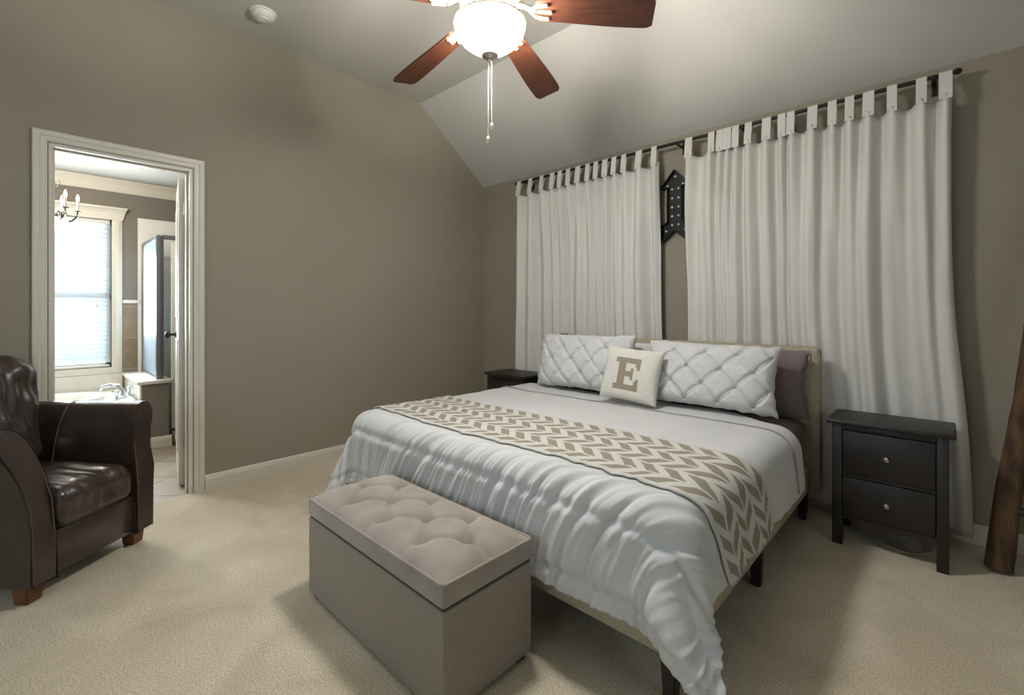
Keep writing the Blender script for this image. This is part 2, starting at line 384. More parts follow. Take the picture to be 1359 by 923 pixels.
for s, y0 in ((-1, -0.035), (1, 0.0)):
    bm = B(); tube(bm, [(-LW + 0.06, y0, 0.97), (-LW + 0.06, y0 + s * 0.008, 0.97)], [0.03, 0.026], 18)
    tube(bm, [(-LW + 0.06, y0 + s * 0.006, 0.97), (-LW + 0.06, y0 + s * 0.04, 0.97)], 0.01, 12)
    sphere(bm, (-LW + 0.06, y0 + s * 0.052, 0.97), 0.027, 16, 10, (1, 0.75, 1)); obj('door_knob', bm, M['iron'], leaf)
for z in (0.25, 1.0, 1.78):
    bm = B(); tube(bm, [(0.004, -0.002, z), (0.004, -0.002, z + 0.09)], 0.006, 10); obj('hinge', bm, M['nickel'], leaf)

# ------------------------------------------------------------------ bathroom beyond the doorway
BX, BY0, BY1, BZ = -5.72, -1.2, 1.9, 2.385
XB = XL - T
structure('floor_bathroom', mbox(BX - T, XL, BY0 - T, BY1 + T, -0.1, -0.002), M['floor_tile'])
structure('ceiling_bathroom', mbox(BX - T, XB, BY0 - T, BY1 + T, BZ, BZ + 0.1), M['ceiling'])
WY0, WY1, WZ0, WZ1 = -0.33, 0.575, 0.63, 2.01
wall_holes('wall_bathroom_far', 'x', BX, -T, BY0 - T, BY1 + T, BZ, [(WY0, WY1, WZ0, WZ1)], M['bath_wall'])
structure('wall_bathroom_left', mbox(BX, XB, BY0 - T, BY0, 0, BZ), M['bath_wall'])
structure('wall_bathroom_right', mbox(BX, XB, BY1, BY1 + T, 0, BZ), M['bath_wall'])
# crown moulding
bm = B(); cp = [(0, -0.11), (0.01, -0.11), (0.016, -0.1), (0.04, -0.05), (0.065, -0.024), (0.078, -0.014), (0.078, 0), (0, 0)]
prism(bm, [(BX + a, BZ + b) for a, b in cp], 'y', BY0, BY1); structure('trim_1', bm, M['trim'], smooth=False)
# window 1 with sash, sill, header cap
w = tag(bpy.data.objects.new('window_1', None), kind='structure'); COL.objects.link(w)
bm = B(); f = 0.04
for q in ((WY0, WY0 + f, WZ0, WZ1), (WY1 - f, WY1, WZ0, WZ1), (WY0, WY1, WZ0, WZ0 + f), (WY0, WY1, WZ1 - f, WZ1), (WY0, WY1, 1.27, 1.315)):
    box(bm, BX - 0.1, BX - 0.05, q[0], q[1], q[2], q[3], 0.003)
obj('window_frame', bm, M['white'], w)
obj('window_pane', mbox(BX - 0.078, BX - 0.072, WY0 + f, WY1 - f, WZ0 + f, WZ1 - f), M['glass'], w)
bm = B()
for a, b in ((WY0 - 0.075, WY0), (WY1, WY1 + 0.075)):
    box(bm, BX, BX + 0.018, a, b, WZ0 - 0.06, WZ1 + 0.0, 0.004); box(bm, BX + 0.016, BX + 0.026, a + 0.018, b - 0.018, WZ0, WZ1, 0.003)
box(bm, BX, BX + 0.016, WY0 - 0.075, WY1 + 0.075, WZ0 - 0.06, WZ0, 0.004)
obj('window_casing', bm, M['trim'], w)
bm = B(); prof = [(0, 0), (0.02, 0), (0.022, 0.06), (0.04, 0.085), (0.06, 0.1), (0.06, 0.115), (0, 0.115)]
n0 = len(bm.verts); prism(bm, [(BX + a, WZ1 + b) for a, b in prof], 'y', WY0 - 0.08, WY1 + 0.08)
for v in bm.verts:
    k = (v.co.z - WZ1) / 0.115
    if k > 0.5: v.co.y += (0.045 if v.co.y > 0.1 else -0.045) * (k - 0.3)
obj('window_header', bm, M['trim'], w, smooth=False)
bl = thing('window_blind', 'white horizontal slat blind covering the bathroom window', 'blind', (BX - 0.03, (WY0 + WY1) / 2, WZ1))
hw = (WY1 - WY0) / 2 - 0.012
obj('head_rail', mbox(-0.018, 0.02, -hw, hw, -0.045, -0.003, 0.004), M['white'], bl)
bm = B(); nsl = 32
for k in range(nsl):
    z = -0.07 - k * (WZ1 - WZ0 - 0.11) / nsl; t = 0.024; a = 1.12
    q = [(-t * math.cos(a), t * math.sin(a)), (0, 0.003), (t * math.cos(a), -t * math.sin(a)), (t * math.cos(a), -t * math.sin(a) - 0.0025), (0, 0.0005), (-t * math.cos(a), t * math.sin(a) - 0.0025)]
    prism(bm, [(p[0], z + p[1]) for p in q], 'y', -hw, hw)
obj('slats', bm, M['blind'], bl, smooth=False)
obj('bottom_rail', mbox(-0.018, 0.018, -hw, hw, WZ0 - WZ1 + 0.004, WZ0 - WZ1 + 0.024, 0.004), M['white'], bl)
bm = B(); tube(bm, [(0.026, hw - 0.09, -0.05), (0.03, hw - 0.09, -0.78)], 0.0022, 6); sphere(bm, (0.03, hw - 0.09, -0.8), 0.011, 10, 8, (1, 1, 1.8)); obj('lift_cord', bm, M['white'], bl)
# tile band, tub surround and tub
structure('trim_2', mbox(BX, BX + 0.012, WY1 + 0.078, 0.80, 0.0, 1.23), M['wall_tile'])
structure('trim_3', mbox(BX, BX + 0.02, WY1 + 0.078, 0.80, 1.23, 1.262, 0.004), M['tile_edge'])
structure('trim_4', mbox(BX, BX + 0.012, BY0, WY1 + 0.075, 0.0, WZ0 - 0.062), M['tile_edge'])
tub = thing('bathtub', 'white drop-in bathtub set in a tiled deck under the bathroom window', 'bathtub', (-5.28, -0.3, 0))
bm = B()   # deck and skirt
TX0, TX1, TY0, TY1, TZ = -0.42, 0.42, -0.86, 0.95, 0.42
box(bm, TX1 - 0.05, TX1, TY0, TY1, 0, TZ - 0.03); box(bm, TX0, TX0 + 0.05, TY0, TY1, 0, TZ - 0.03)
box(bm, TX0, TX1, TY0, TY0 + 0.05, 0, TZ - 0.03); box(bm, TX0, TX1, TY1 - 0.05, TY1, 0, TZ - 0.03)
obj('tub_skirt', bm, M['tile_edge'], tub)
bm = B(); n = 48; rings = []
def sup(a, ax, ay, e=3.2):
    c, s = math.cos(a), math.sin(a); k = (abs(c) ** e + abs(s) ** e) ** (-1 / e); return c * k * ax, s * k * ay
spec = [(0.42, 0.90, 0.39, 40), (0.42, 0.90, 0.42, 40), (0.34, 0.74, 0.42, 3.2), (0.33, 0.73, 0.445, 3.2), (0.30, 0.70, 0.445, 3.2), (0.285, 0.68, 0.41, 3.2), (0.25, 0.62, 0.12, 3.0), (0.18, 0.52, 0.07, 2.6), (0.02, 0.04, 0.065, 2)]
for ax, ay, z, e in spec: rings.append([bm.verts.new((sup(2 * PI * k / n, ax, ay, e)[0], sup(2 * PI * k / n, ax, ay, e)[1] + 0.045, z)) for k in range(n)])
for A, C in zip(rings, rings[1:]):
    for k in range(n): bm.faces.new((A[k], A[(k + 1) % n], C[(k + 1) % n], C[k]))
bm.faces.new(rings[-1]); obj('tub_basin', bm, M['white'], tub)
fc = thing('tub_faucet', 'chrome bathtub faucet with two lever handles on the tub deck', 'faucet', (-5.1, 0.585, 0.421), math.radians(-120))
bm = B(); lathe(bm, [(0.03, 0), (0.03, 0.008), (0.018, 0.02), (0.016, 0.07)], n=18); tube(bm, [(0, 0, 0.055), (0.03, 0, 0.10), (0.09, 0, 0.112), (0.15, 0, 0.095), (0.165, 0, 0.07)], [0.016, 0.017, 0.016, 0.014, 0.012], 12); obj('spout', bm, M['chrome'], fc)
for s in (-1, 1):
    bm = B(); lathe(bm, [(0.026, 0), (0.026, 0.008), (0.014, 0.018), (0.012, 0.05), (0.017, 0.058), (0.017, 0.075), (0.004, 0.082)], (0, s * 0.10, 0), 16)
    tube(bm, [(0, s * 0.10, 0.068), (0.0, s * 0.165, 0.078)], [0.007, 0.005], 8); obj('lever_handle', bm, M['chrome'], fc)
# knee wall with cap
KX0, KX1, KY0, KY1, KZ = BX, -4.86, 0.665, 0.86, 0.575
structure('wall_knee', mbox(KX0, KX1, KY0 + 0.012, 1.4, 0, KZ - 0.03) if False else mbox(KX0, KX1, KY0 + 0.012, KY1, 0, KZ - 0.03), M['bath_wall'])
structure('trim_5', mbox(KX0, KX1 + 0.0, KY0, KY0 + 0.012, 0, KZ - 0.03), M['tile_edge'])
structure('trim_6', mbox(KX0, KX1 + 0.02, KY0 - 0.02, KY1 + 0.02, KZ - 0.03, KZ, 0.006), M['tile_edge'])
bm = B(); base_prof(bm, (KX1, KY0), (KX1, KY1 + 0.02), (1, 0)); structure('baseboard_bathroom', bm, M['trim'], smooth=False)
# white shower surround on the far wall + shower enclosure
structure('trim_7', mbox(BX, BX + 0.014, 0.765, BY1, 0.0, 2.055, 0.003), M['white'])
sh = thing('shower_enclosure', 'framed glass shower enclosure standing on the low bathroom wall', 'shower', (KX1 - 0.05, 0.80, 0))
GX0 = KX0 - (KX1 - 0.05)
bm = B(); box(bm, GX0 + 0.016, 0, -0.008, 0.008, 1.775, 1.81, 0.003); box(bm, -0.02, 0.02, 0.02, 1.08, 1.775, 1.81, 0.003); obj('header_rail', bm, M['pewter'], sh)
bm = B(); box(bm, GX0 + 0.016, 0, -0.008, 0.008, KZ, KZ + 0.022, 0.003); box(bm, GX0 + 0.016, GX0 + 0.034, -0.008, 0.008, KZ, 1.775, 0.003); obj('side_frame', bm, M['pewter'], sh)
obj('corner_post', mbox(-0.022, 0.022, -0.022, 0.03, KZ + 0.001, 1.8, 0.004), M['pewter'], sh)
obj('side_glass', mbox(GX0 + 0.03, -0.02, -0.003, 0.003, KZ + 0.02, 1.778), M['frost'], sh)
obj('shower_door', mbox(-0.012, 0.012, 0.085, 1.07, 0.14, 1.775, 0.004), M['white'], sh)
obj('shower_curb', mbox(-0.05, 0.05, 0.085, 1.09, 0.0, 0.12, 0.006), M['bath_wall'], sh)
# hanging towels beside the doorway
rk = thing('towel_hooks', 'row of dark hooks on the bathroom wall behind the open door', 'hooks', (-4.0, 1.02, 1.78), 0)
# a short partition the hooks are screwed to
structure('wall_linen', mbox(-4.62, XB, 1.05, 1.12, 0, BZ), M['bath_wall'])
bm = B(); box(bm, -0.3, 0.3, 0.012, 0.03, -0.03, 0.03, 0.004); obj('hook_board', bm, M['white'], rk)
for x in (-0.18, 0.0, 0.18):
    bm = B(); tube(bm, [(x, 0.012, 0.01), (x, -0.03, -0.01), (x, -0.045, 0.0), (x, -0.05, 0.025)], 0.005, 8); obj('hook', bm, M['iron'], rk)
def towel(name, x, z0, z1, wdt, m, label, y=0.945):
    bm = B(); n = 20
    def fn(u, v):
        wv = wdt * (0.35 + 0.65 * sst(0, 0.25, v)); ph = u * 3 * 2 * PI
        return Vector((x + (u - 0.5) * wv, y + 0.012 * math.sin(ph) + 0.004 * math.sin(7 * v + 3 * u), z1 + (z0 - z1) * v))
    grid(bm, 36, 24, fn); bm.normal_update(); bmesh.ops.solidify(bm, geom=bm.faces[:], thickness=0.012)
    return tag(obj(name, bm, m, origin=(x, y, z0)), label, 'towel')
towel('bath_towel', -4.0, 0.55, 1.24, 0.3, M['red'], 'dark red towel hanging low in the gap behind the bathroom door')
towel('bath_towel', -4.02, 1.26, 1.84, 0.3, M['teal'], 'dark teal towel hanging above the red one behind the bathroom door')

# chandelier
ch = thing('chandelier', 'dark iron candle chandelier with glass bowl in the bathroom', 'chandelier', (-4.72, 0.13, -0.075)); ch.scale = (0.8, 0.8, 1)
bm = B()
for k in range(9):
    zc = 2.43 - k * 0.026
    tube(bm, [(0.007 * math.cos(a) * (k % 2), 0.007 * math.cos(a) * ((k + 1) % 2), zc + 0.015 * math.sin(a)) for a in [2 * PI * q / 10 for q in range(10)]], 0.002, 5, closed=True)
obj('chain', bm, M['iron'], ch)
bm = B(); lathe(bm, [(0.002, 0), (0.05, 0), (0.045, -0.02), (0.008, -0.03)], (0, 0, 2.458), 20); obj('canopy', bm, M['iron'], ch)
bm = B(); lathe(bm, [(0.003, 2.215), (0.03, 2.20), (0.008, 2.18), (0.012, 2.12), (0.028, 2.09), (0.01, 2.05), (0.012, 1.99), (0.035, 1.965), (0.012, 1.94), (0.01, 1.83), (0.03, 1.815), (0.018, 1.80), (0.022, 1.785), (0.003, 1.765)], (0, 0, 0), 16); obj('stem', bm, M['iron'], ch)
bm = B(); lathe(bm, [(0.03, 1.823), (0.07, 1.835), (0.11, 1.865), (0.13, 1.905), (0.125, 1.905), (0.105, 1.87), (0.065, 1.842), (0.03, 1.83)], (0, 0, 0), 28); obj('bowl_shade', bm, M['glow2'], ch)
for k in range(6):
    a = 2 * PI * k / 6 + 0.55; c, s = math.cos(a), math.sin(a)
    bm = B(); P = [(0.01, 1.95), (0.05, 1.90), (0.10, 1.885), (0.15, 1.90), (0.185, 1.935), (0.19, 1.97), (0.17, 1.985), (0.16, 1.97)]
    tube(bm, [(r * c, r * s, z) for r, z in P[:6]], 0.006, 8); tube(bm, [(r * c, r * s, z) for r, z in [(0.10, 1.885), (0.08, 1.93), (0.11, 1.955), (0.13, 1.93)]], 0.004, 6)
    lathe(bm, [(0.004, 0), (0.022, 0.006), (0.024, 0.012), (0.01, 0.014)], (0.19 * c, 0.19 * s, 1.966), 14)
    arm = obj('arm', bm, M['iron'], ch)
    bm = B(); lathe(bm, [(0.009, 0), (0.009, 0.065), (0.004, 0.067)], (0.19 * c, 0.19 * s, 1.98), 12); obj('candle_sleeve', bm, M['white'], arm)
    bm = B(); lathe(bm, [(0.004, 0), (0.012, 0.014), (0.012, 0.026), (0.003, 0.055)], (0.19 * c, 0.19 * s, 2.046), 12); obj('bulb', bm, M['bulb'], arm)
    bm = B()
    for q in range(2): sphere(bm, (0.19 * c, 0.19 * s, 1.945 - q * 0.028), 0.009, 6, 4, (1, 1, 1.5))
    obj('crystal_drop', bm, M['crystal'], arm)
for k in range(5):
    a = 2 * PI * k / 5; bm = B(); tube(bm, [(0.01 * math.cos(a), 0.01 * math.sin(a), 2.10), (0.06 * math.cos(a), 0.06 * math.sin(a), 2.14), (0.075 * math.cos(a), 0.075 * math.sin(a), 2.175), (0.06 * math.cos(a), 0.06 * math.sin(a), 2.185)], 0.004, 6); obj('scroll', bm, M['iron'], ch)

# ------------------------------------------------------------------ bed
X0, X1, YFT, YHD = -2.41, -0.56, 1.27, 2.99      # bed outline
bed = thing('bed_frame', 'king size bed frame with beige linen headboard and rails', 'bed', ((X0 + X1) / 2, 2.1, 0))
cx, cy = (X0 + X1) / 2, 2.1
def bo(name, bm, m, o=None): return obj(name, bm, m, bed)
hwd = (X1 - X0) / 2
bm = B(); box(bm, -hwd, hwd + 0.0, YFT - cy, YFT - cy + 0.045, 0.165, 0.30, 0.012, 3); bo('foot_rail', bm, M['linen'])
for s in (-1, 1):
    bm = B(); box(bm, s * hwd - (0.045 if s > 0 else 0), s * hwd + (0 if s > 0 else 0.045), YFT - cy + 0.046, YHD - cy, 0.165, 0.30, 0.012, 3); bo('side_rail', bm, M['linen'])
# headboard: straight panel with rounded ends wrapping slightly forward
bm = B(); w2 = hwd + 0.045; th = 0.08
def hb(u, v):
    x = -w2 + 2 * w2 * u; z = 0.16 + 0.80 * v
    return x, z
box(bm, -w2, w2, YHD - cy, YHD - cy + th, 0.16, 0.962, 0.026, 4)
bo('headboard', bm, M['linen'])
bm = B(); zt = 0.962
for yy in (YHD - cy + 0.012, YHD - cy + th - 0.012):
    tube(bm, [(-w2 + 0.006, yy, 0.18), (-w2 + 0.006, yy, 0.92), (-w2 + 0.03, yy, 0.955), (w2 - 0.03, yy, 0.955), (w2 - 0.006, yy, 0.92), (w2 - 0.006, yy, 0.18)], 0.0045, 6)
bo('headboard_piping', bm, M['linen'])
bm = B(); box(bm, -w2 + 0.04, w2 - 0.04, YHD - cy - 0.012, YHD - cy + 0.012, 0.50, 0.93, 0.01, 3); bo('headboard_panel', bm, M['linen'])
def leg(x, y, h=0.166, s=0.05, t=0.7):
    bm = B(); vs = box(bm, x - s / 2, x + s / 2, y - s / 2, y + s / 2, 0, h)
    for v in bm.verts:
        if v.co.z < h / 2: v.co.x = x + (v.co.x - x) * t; v.co.y = y + (v.co.y - y) * t
    bmesh.ops.bevel(bm, geom=bm.edges[:], offset=0.004, segments=2, affect='EDGES'); return bm
for x in (-hwd + 0.035, hwd - 0.035):
    for y in (YFT - cy + 0.04, 2.14 - cy, YHD - cy + 0.0):
        bo('leg', leg(x, y), M['bedleg'])
for y in (YFT - cy + 0.3, 2.3 - cy): bo('leg', leg(0, y), M['bedleg'])
bo('slat_base', mbox(-hwd + 0.05, hwd - 0.05, YFT - cy + 0.05, YHD - cy - 0.01, 0.166, 0.26, 0.01), M['charcoal'])

mt = thing('mattress', 'thick king mattress in a mauve fitted sheet lying on the bed frame', 'mattress', (cx, cy, 0.262))
bm = B(); box(bm, -hwd + 0.05, hwd - 0.05, YFT - cy + 0.05, YHD - cy - 0.022, 0.001, 0.305, 0.045, 5)
bmesh.ops.subdivide_edges(bm, edges=[e for e in bm.edges if e.calc_length() > 0.3], cuts=14, use_grid_fill=True)
for v in bm.verts:
    if v.co.z > 0.06 and v.co.x > hwd - 0.06: v.co.x += 0.030 * sst(0.06, 0.11, v.co.z) + 0.004 * math.sin(v.co.y * 22 + v.co.z * 9)
obj('fitted_sheet', bm, M['mauve'], mt)

# drape: cloth coordinate (px,py) -> position on and over the bed block
TOP = 0.592
IN = 0.11; RA = 0.10
RX0, RX1, RY0 = X0 + IN, X1 - IN, YFT + IN
def drape(px, py):
    qx = min(max(px, RX0), RX1); qy = max(py, RY0)
    vx, vy = px - qx, py - qy; h = math.hypot(vx, vy)
    sag = -0.006 * (1 - math.cos((px - X0) / (X1 - X0) * 2 * PI)) * 0.0
    if h < 1e-6: return Vector((qx, qy, TOP + sag)), h, 0.0
    n_ = Vector((vx / h, vy / h)); L0 = IN - RA + 0.032; arc = RA * PI / 2
    phi = math.atan2(abs(vx), abs(vy)) if (abs(vx) > 1e-5 and abs(vy) > 1e-5) else 0
    corner = math.sin(2 * phi) ** 2 if phi else 0.0
    if h < L0: out, dn = h, 0.0
    elif h < L0 + arc:
        a = (h - L0) / RA; out = L0 + RA * math.sin(a); dn = RA * (1 - math.cos(a))
    else:
        r = h - L0 - arc; sl = 0.06 + 0.14 * corner; out = L0 + RA + r * sl; dn = RA + r * math.sqrt(1 - sl * sl)
    # corner folds of the surplus cloth
    if phi:
        k = sst(0.14, 0.6, h)
        out += k * (0.075 * corner + 0.022 * math.sin(phi * 12 + 0.8) * math.sin(2 * phi))
    return Vector((qx + n_.x * out, qy + n_.y * out, TOP + sag - dn)), h, corner
def disp(px, py):
    _, h, corner = drape(px, py)
    f = py - RY0                                            # < 0 : foot side
    d = 0.004 * nz(px * 3, py * 3, 1.3) + 0.0022 * nz(px * 11, py * 9, 4.1)
    # gathers running towards the foot
    fw = sst(0.30, -0.02, f)
    env = 0.35 + 0.65 * sst(0.0, 0.12, -f) 
    wx = px + 0.10 * nz(px * 1.5, py * 2.2, 9.0) - 0.45 * f
    g = 0.55 * (0.62 - 1.9 * abs(nz(wx * 9, py * 1.2, 2.0))) + 0.75 * (0.55 - 1.8 * abs(nz(wx * 19, py * 1.9, 5.0))) + 0.45 * (0.5 - 1.7 * abs(nz(wx * 36, py * 2.5, 8)))
    seam = 0.0
    for sc, am in ((-0.17, 1.0), (-0.385, 0.9)):
        t = (f - sc + 0.01 * nz(px * 5, 0, 3)) / 0.055
        seam += am * math.exp(-t * t)
    d += fw * env * 0.019 * g * (1 + 0.35 * seam) - fw * 0.012 * math.exp(-((f + 0.17) / 0.016) ** 2) - fw * 0.010 * math.exp(-((f + 0.385) / 0.014) ** 2)
    d += fw * 0.008 * sst(0.0, -0.09, f) * sst(-0.17, -0.09, f)
    # side overhang: soft vertical folds
    s = max(0.0, px - RX1) + max(0.0, RX0 - px)
    d += sst(0.08, 0.35, s) * (1 - fw * 0.4) * (0.014 * nz(py * 5 + 0.8 * s, s * 1.5, 7.0) + 0.005 * nz(py * 17, s * 3, 3.0))
    # stitched line near the head end
    d -= 0.006 * math.exp(-((py - 2.42) / 0.008) ** 2)
    return d
def clothp(px, py, off):
    e = 0.006
    p = drape(px, py)[0]; a = drape(px + e, py)[0] - p; b = drape(px, py + e)[0] - p
    n_ = a.cross(b)
    n_ = n_.normalized() if n_.length > 1e-12 else Vector((0, 0, 1))
    return p + n_ * (disp(px, py) + off)
CO = 0.385
cxa, cxb, cya, cyb = RX0 - CO, RX1 + CO, RY0 - 0.440, 2.72
comf = thing('comforter', 'white gathered comforter spread over the bed with grey piping', 'comforter', (cx, cy, TOP))
bm = B()
org = Vector((cx, cy, TOP))
def cf(u, v):
    px = cxa + (cxb - cxa) * u; py = cya + (cyb - 0.15 * sst(-0.95, -0.62, px) - cya) * v
    # slightly wavy head edge
    py += 0.012 * math.sin(px * 5) * sst(0.9, 1.0, v)
    p = clothp(px, py, 0.012)
    if v > 0.985: p.z -= 0.006 * (v - 0.985) / 0.015
    # drag the foot right corner tip outwards
    if px > RX1 and py < RY0:
        k = sst(0.35, 0.68, math.hypot(px - RX1, py - RY0)); p.x += 0.11 * k; p.y += 0.06 * k
    p.z = max(p.z, 0.03)
    return p - org
V, Fs = grid(bm, 440, 260, cf)
obj('comforter_shell', bm, M['comforter'], comf, ang=80)
s_ = comf.children[0].modifiers.new('thickness', 'SOLIDIFY'); s_.thickness = 0.016; s_.offset = -1
bm = B(); tube(bm, [clothp(cxa + 0.02 + (cxb - cxa - 0.04) * i / 160, 2.42 + 0.01 * math.sin(i * 0.09), 0.018) - org for i in range(161)], 0.0035, 6)
obj('piping', bm, M['piping'], comf)

# throw
tr = bpy.data.meshes.new('chevron_throw'); bm = B(); uvl = bm.loops.layers.uv.new('uv')
tx0, tx1 = RX0 - 0.24, RX1 + 0.385
TL = tx1 - tx0
def tf(u, v):
    px = tx0 + TL * u; s = max(0.0, px - RX1 - 0.06)
    py = 1.385 + 0.50 * v + s * (0.42 + 0.05 * v) + 0.012 * math.sin(px * 4.2) - 0.03 * u * (1 - u) * 4 * 0.3
    p = clothp(px, py, 0.024) 
    p += Vector((0, 0, 0.0015 * nz(px * 20, py * 20, 3)))
    return p
nu, nv = 240, 50
V, Fs = grid(bm, nu, nv, tf)
idx = {}
for i in range(nu + 1):
    for j in range(nv + 1): idx[V[i][j]] = (i / nu * TL, j / nv * 0.5)
for f_ in bm.faces:
    for l in f_.loops: l[uvl].uv = idx[l.vert]
o = obj('chevron_throw', bm, M['throw'], ang=80, origin=(cx, 1.63, TOP + 0.02))
m_ = o.modifiers.new('thickness', 'SOLIDIFY'); m_.thickness = 0.006; m_.offset = -1
tag(o, 'folded cream and taupe chevron throw laid across the foot of the white comforter', 'throw')

# ------------------------------------------------------------------ pillows
def pillow_bm(w_, h_, t_, kind, nu=90, nv=66, seed=0, mask=None):
    """pillow standing in the local x/z plane, thickness along y; base at z=0"""
    bm = B()
    def P(u, v, side):
        a, b = 2 * u - 1, 2 * v - 1
        pin = 1 - 0.055 * (1 - abs(a) ** 1.5) * abs(b) ** 3                          # edges pull in between corners
        pin2 = 1 - 0.07 * (1 - abs(b) ** 1.5) * abs(a) ** 3
        x = a * w_ / 2 * pin2; z = (b * pin + 1) * h_ / 2
        ea, eb = 1 - a ** 4, 1 - b ** 4
        th_ = t_ / 2 * (max(0, ea) ** 0.42) * (max(0, eb) ** 0.42)
        th_ *= 1 - 0.25 * (a * a * b * b)
        th_ += 0.010 * nz(x * 6 + seed, z * 6, side * 2.0) * ea * eb
        sx, sz = 0.088, 0.088
        if kind == 'tuck' and side < 0:
            p, q = (a * w_ / 2) / sx, ((b + 1) * h_ / 2) / sz
            s1, s2 = p + q, p - q                                                  # diamond coordinates
            f1 = abs(((s1 / 2 + seed * 0.1) % 1) - 0.5) * 2; f2 = abs(((s2 / 2 + seed * 0.23) % 1) - 0.5) * 2
            g1, g2 = 1 - f1, 1 - f2
            r = math.hypot(g1, g2)
            puff = 0.014 * (1 - math.exp(-(min(g1, g2) / 0.22) ** 2))
            ridge = 0.006 * (math.exp(-(g1 / 0.05) ** 2) + math.exp(-(g2 / 0.05) ** 2)) * sst(0.1, 0.35, r)
            an = math.atan2(g2, g1)
            rad = 0.005 * math.sin(an * 10 + seed) * math.exp(-(r / 0.5) ** 2)
            th_ += (puff + ridge + rad - 0.015 * math.exp(-(r / 0.18) ** 2) + 0.004 * nz(x * 28, z * 28, seed)) * min(1, 3 * ea * eb)
        elif kind == 'crumple':
            th_ += 0.008 * nz(x * 12 + seed, z * 5, 2) * ea * eb + 0.004 * nz(x * 30, z * 12, seed) * ea * eb
        elif kind == 'plain':
            th_ += 0.002 * nz(x * 25 + seed, z * 25, 2) * ea * eb
        y = side * max(th_, 0.0)
        if kind != 'plain':
            wv = (1 - ea * eb) ** 3 * 0.010; x += wv * nz(z * 22 + seed, x * 4, 1); z += wv * nz(x * 22, seed, 2)
        # ruffled rim
        rim = (1 - ea * eb) ** 6
        y += (0.006 * math.sin(x * 60 + seed) + 0.006 * math.sin(z * 55)) * rim if kind != 'plain' else 0
        return Vector((x, y, z))
    for side in (-1, 1):
        V, Fs = grid(bm, nu, nv, lambda u, v: P(u, v, side), flip=(side > 0))
        if side < 0 and mask:
            for k, f_ in enumerate(Fs):
                i, j = divmod(k, nv); 
                if mask((i + 0.5) / nu, (j + 0.5) / nv): f_.material_index = 1
    bmesh.ops.remove_doubles(bm, verts=bm.verts[:], dist=0.0006)
    return bm
def put_pillow(name, bm, ms, x, y, z, tilt, rz, label, roll=0.0):
    o = obj(name, bm, ms, ang=80)
    o.matrix_world = Matrix.Translation((x, y, z)) @ Matrix.Rotation(rz, 4, 'Z') @ Matrix.Rotation(-tilt, 4, 'X') @ Matrix.Rotation(roll, 4, 'Y')
    return tag(o, label, 'pillow')
R = math.radians
ZP = 0.612
put_pillow('pillow', pillow_bm(0.84, 0.37, 0.115, 'crumple', seed=9, nu=60, nv=40), M['mauve'], -0.965, 2.897, 0.575, R(1.5), 0, 'mauve sleeping pillow against the headboard behind the right white pintuck pillow')
put_pillow('pillow', pillow_bm(0.62, 0.37, 0.115, 'crumple', seed=5, nu=60, nv=40), M['charcoal'], -1.93, 2.897, 0.60, R(1.5), 0, 'dark grey sleeping pillow mostly hidden behind the left white pintuck pillow', roll=R(3))
put_pillow('pillow', pillow_bm(0.56, 0.36, 0.06, 'crumple', seed=2, nu=60, nv=40), M['pillow'], -1.56, 2.80, 0.595, R(4), 0, 'plain white pillow in the middle, standing behind the lettered cushion')
put_pillow('pillow', pillow_bm(0.78, 0.385, 0.18, 'tuck', seed=1.7, nu=170, nv=100), M['pillow'], -1.84, 2.62, ZP + 0.01, R(15), R(-2), 'white pintuck pillow at the left, near the far nightstand', roll=R(-1))
put_pillow('pillow', pillow_bm(0.73, 0.37, 0.18, 'tuck', seed=3.1, nu=170, nv=100), M['pillow'], -1.0, 2.62, ZP + 0.008, R(15), R(3), 'white pintuck pillow at the right, beside the mauve one', roll=R(1))
def E_mask(u, v):
    # slab serif capital E, in a 0..1 box
    a, b = (u - 0.27) / 0.46, (v - 0.19) / 0.60
    if not (0 <= a <= 1 and 0 <= b <= 1): return False
    if b < 0.17 or b > 0.83:
        if a < 0.93: return True
    if 0.13 <= a <= 0.42: return True
    if a > 0.78 and (b < 0.36 or b > 0.64) and a < 0.95: return (b < 0.30 or b > 0.70) or a > 0.84
    if 0.42 < a < 0.66 and 0.42 < b < 0.58: return True
    if 0.62 <= a <= 0.72 and 0.32 < b < 0.68: return True
    return False
put_pillow('lettered_cushion', pillow_bm(0.36, 0.32, 0.11, 'plain', seed=4, nu=150, nv=150, mask=E_mask), [M['cream'], M['taupe']], -1.385, 2.445, ZP + 0.016, R(15), R(4), 'small cream square cushion with a taupe letter E', roll=R(4))['category'] = 'cushion'

# ------------------------------------------------------------------ ottoman
OX0, OX1, OY0, OY1 = -1.90, -1.02, 0.80, 1.175
ot = thing('storage_ottoman', 'taupe storage ottoman with button tufted lid at the foot of the bed', 'ottoman', ((OX0 + OX1) / 2, (OY0 + OY1) / 2, 0))
ow, od = (OX1 - OX0) / 2, (OY1 - OY0) / 2
obj('ottoman_box', mbox(-ow, ow, -od, od, 0.022, 0.325, 0.008, 2), M['ott'], ot)
bm = B(); box(bm, -ow - 0.002, ow + 0.002, -od - 0.002, od + 0.002, 0.333, 0.402, 0.010, 2)
obj('lid_side', bm, M['velvet'], ot)
bm = B(); box(bm, -ow + 0.006, ow - 0.006, -od + 0.006, od - 0.006, 0.322, 0.336); obj('lid_gap', bm, M['charcoal'], ot)
btn = []
for row, xs in ((0.105, (-0.222, 0, 0.222)), (0.0, (-0.333, -0.111, 0.111, 0.333)), (-0.105, (-0.222, 0, 0.222))):
    for x in xs: btn.append((x, row))
creases = []
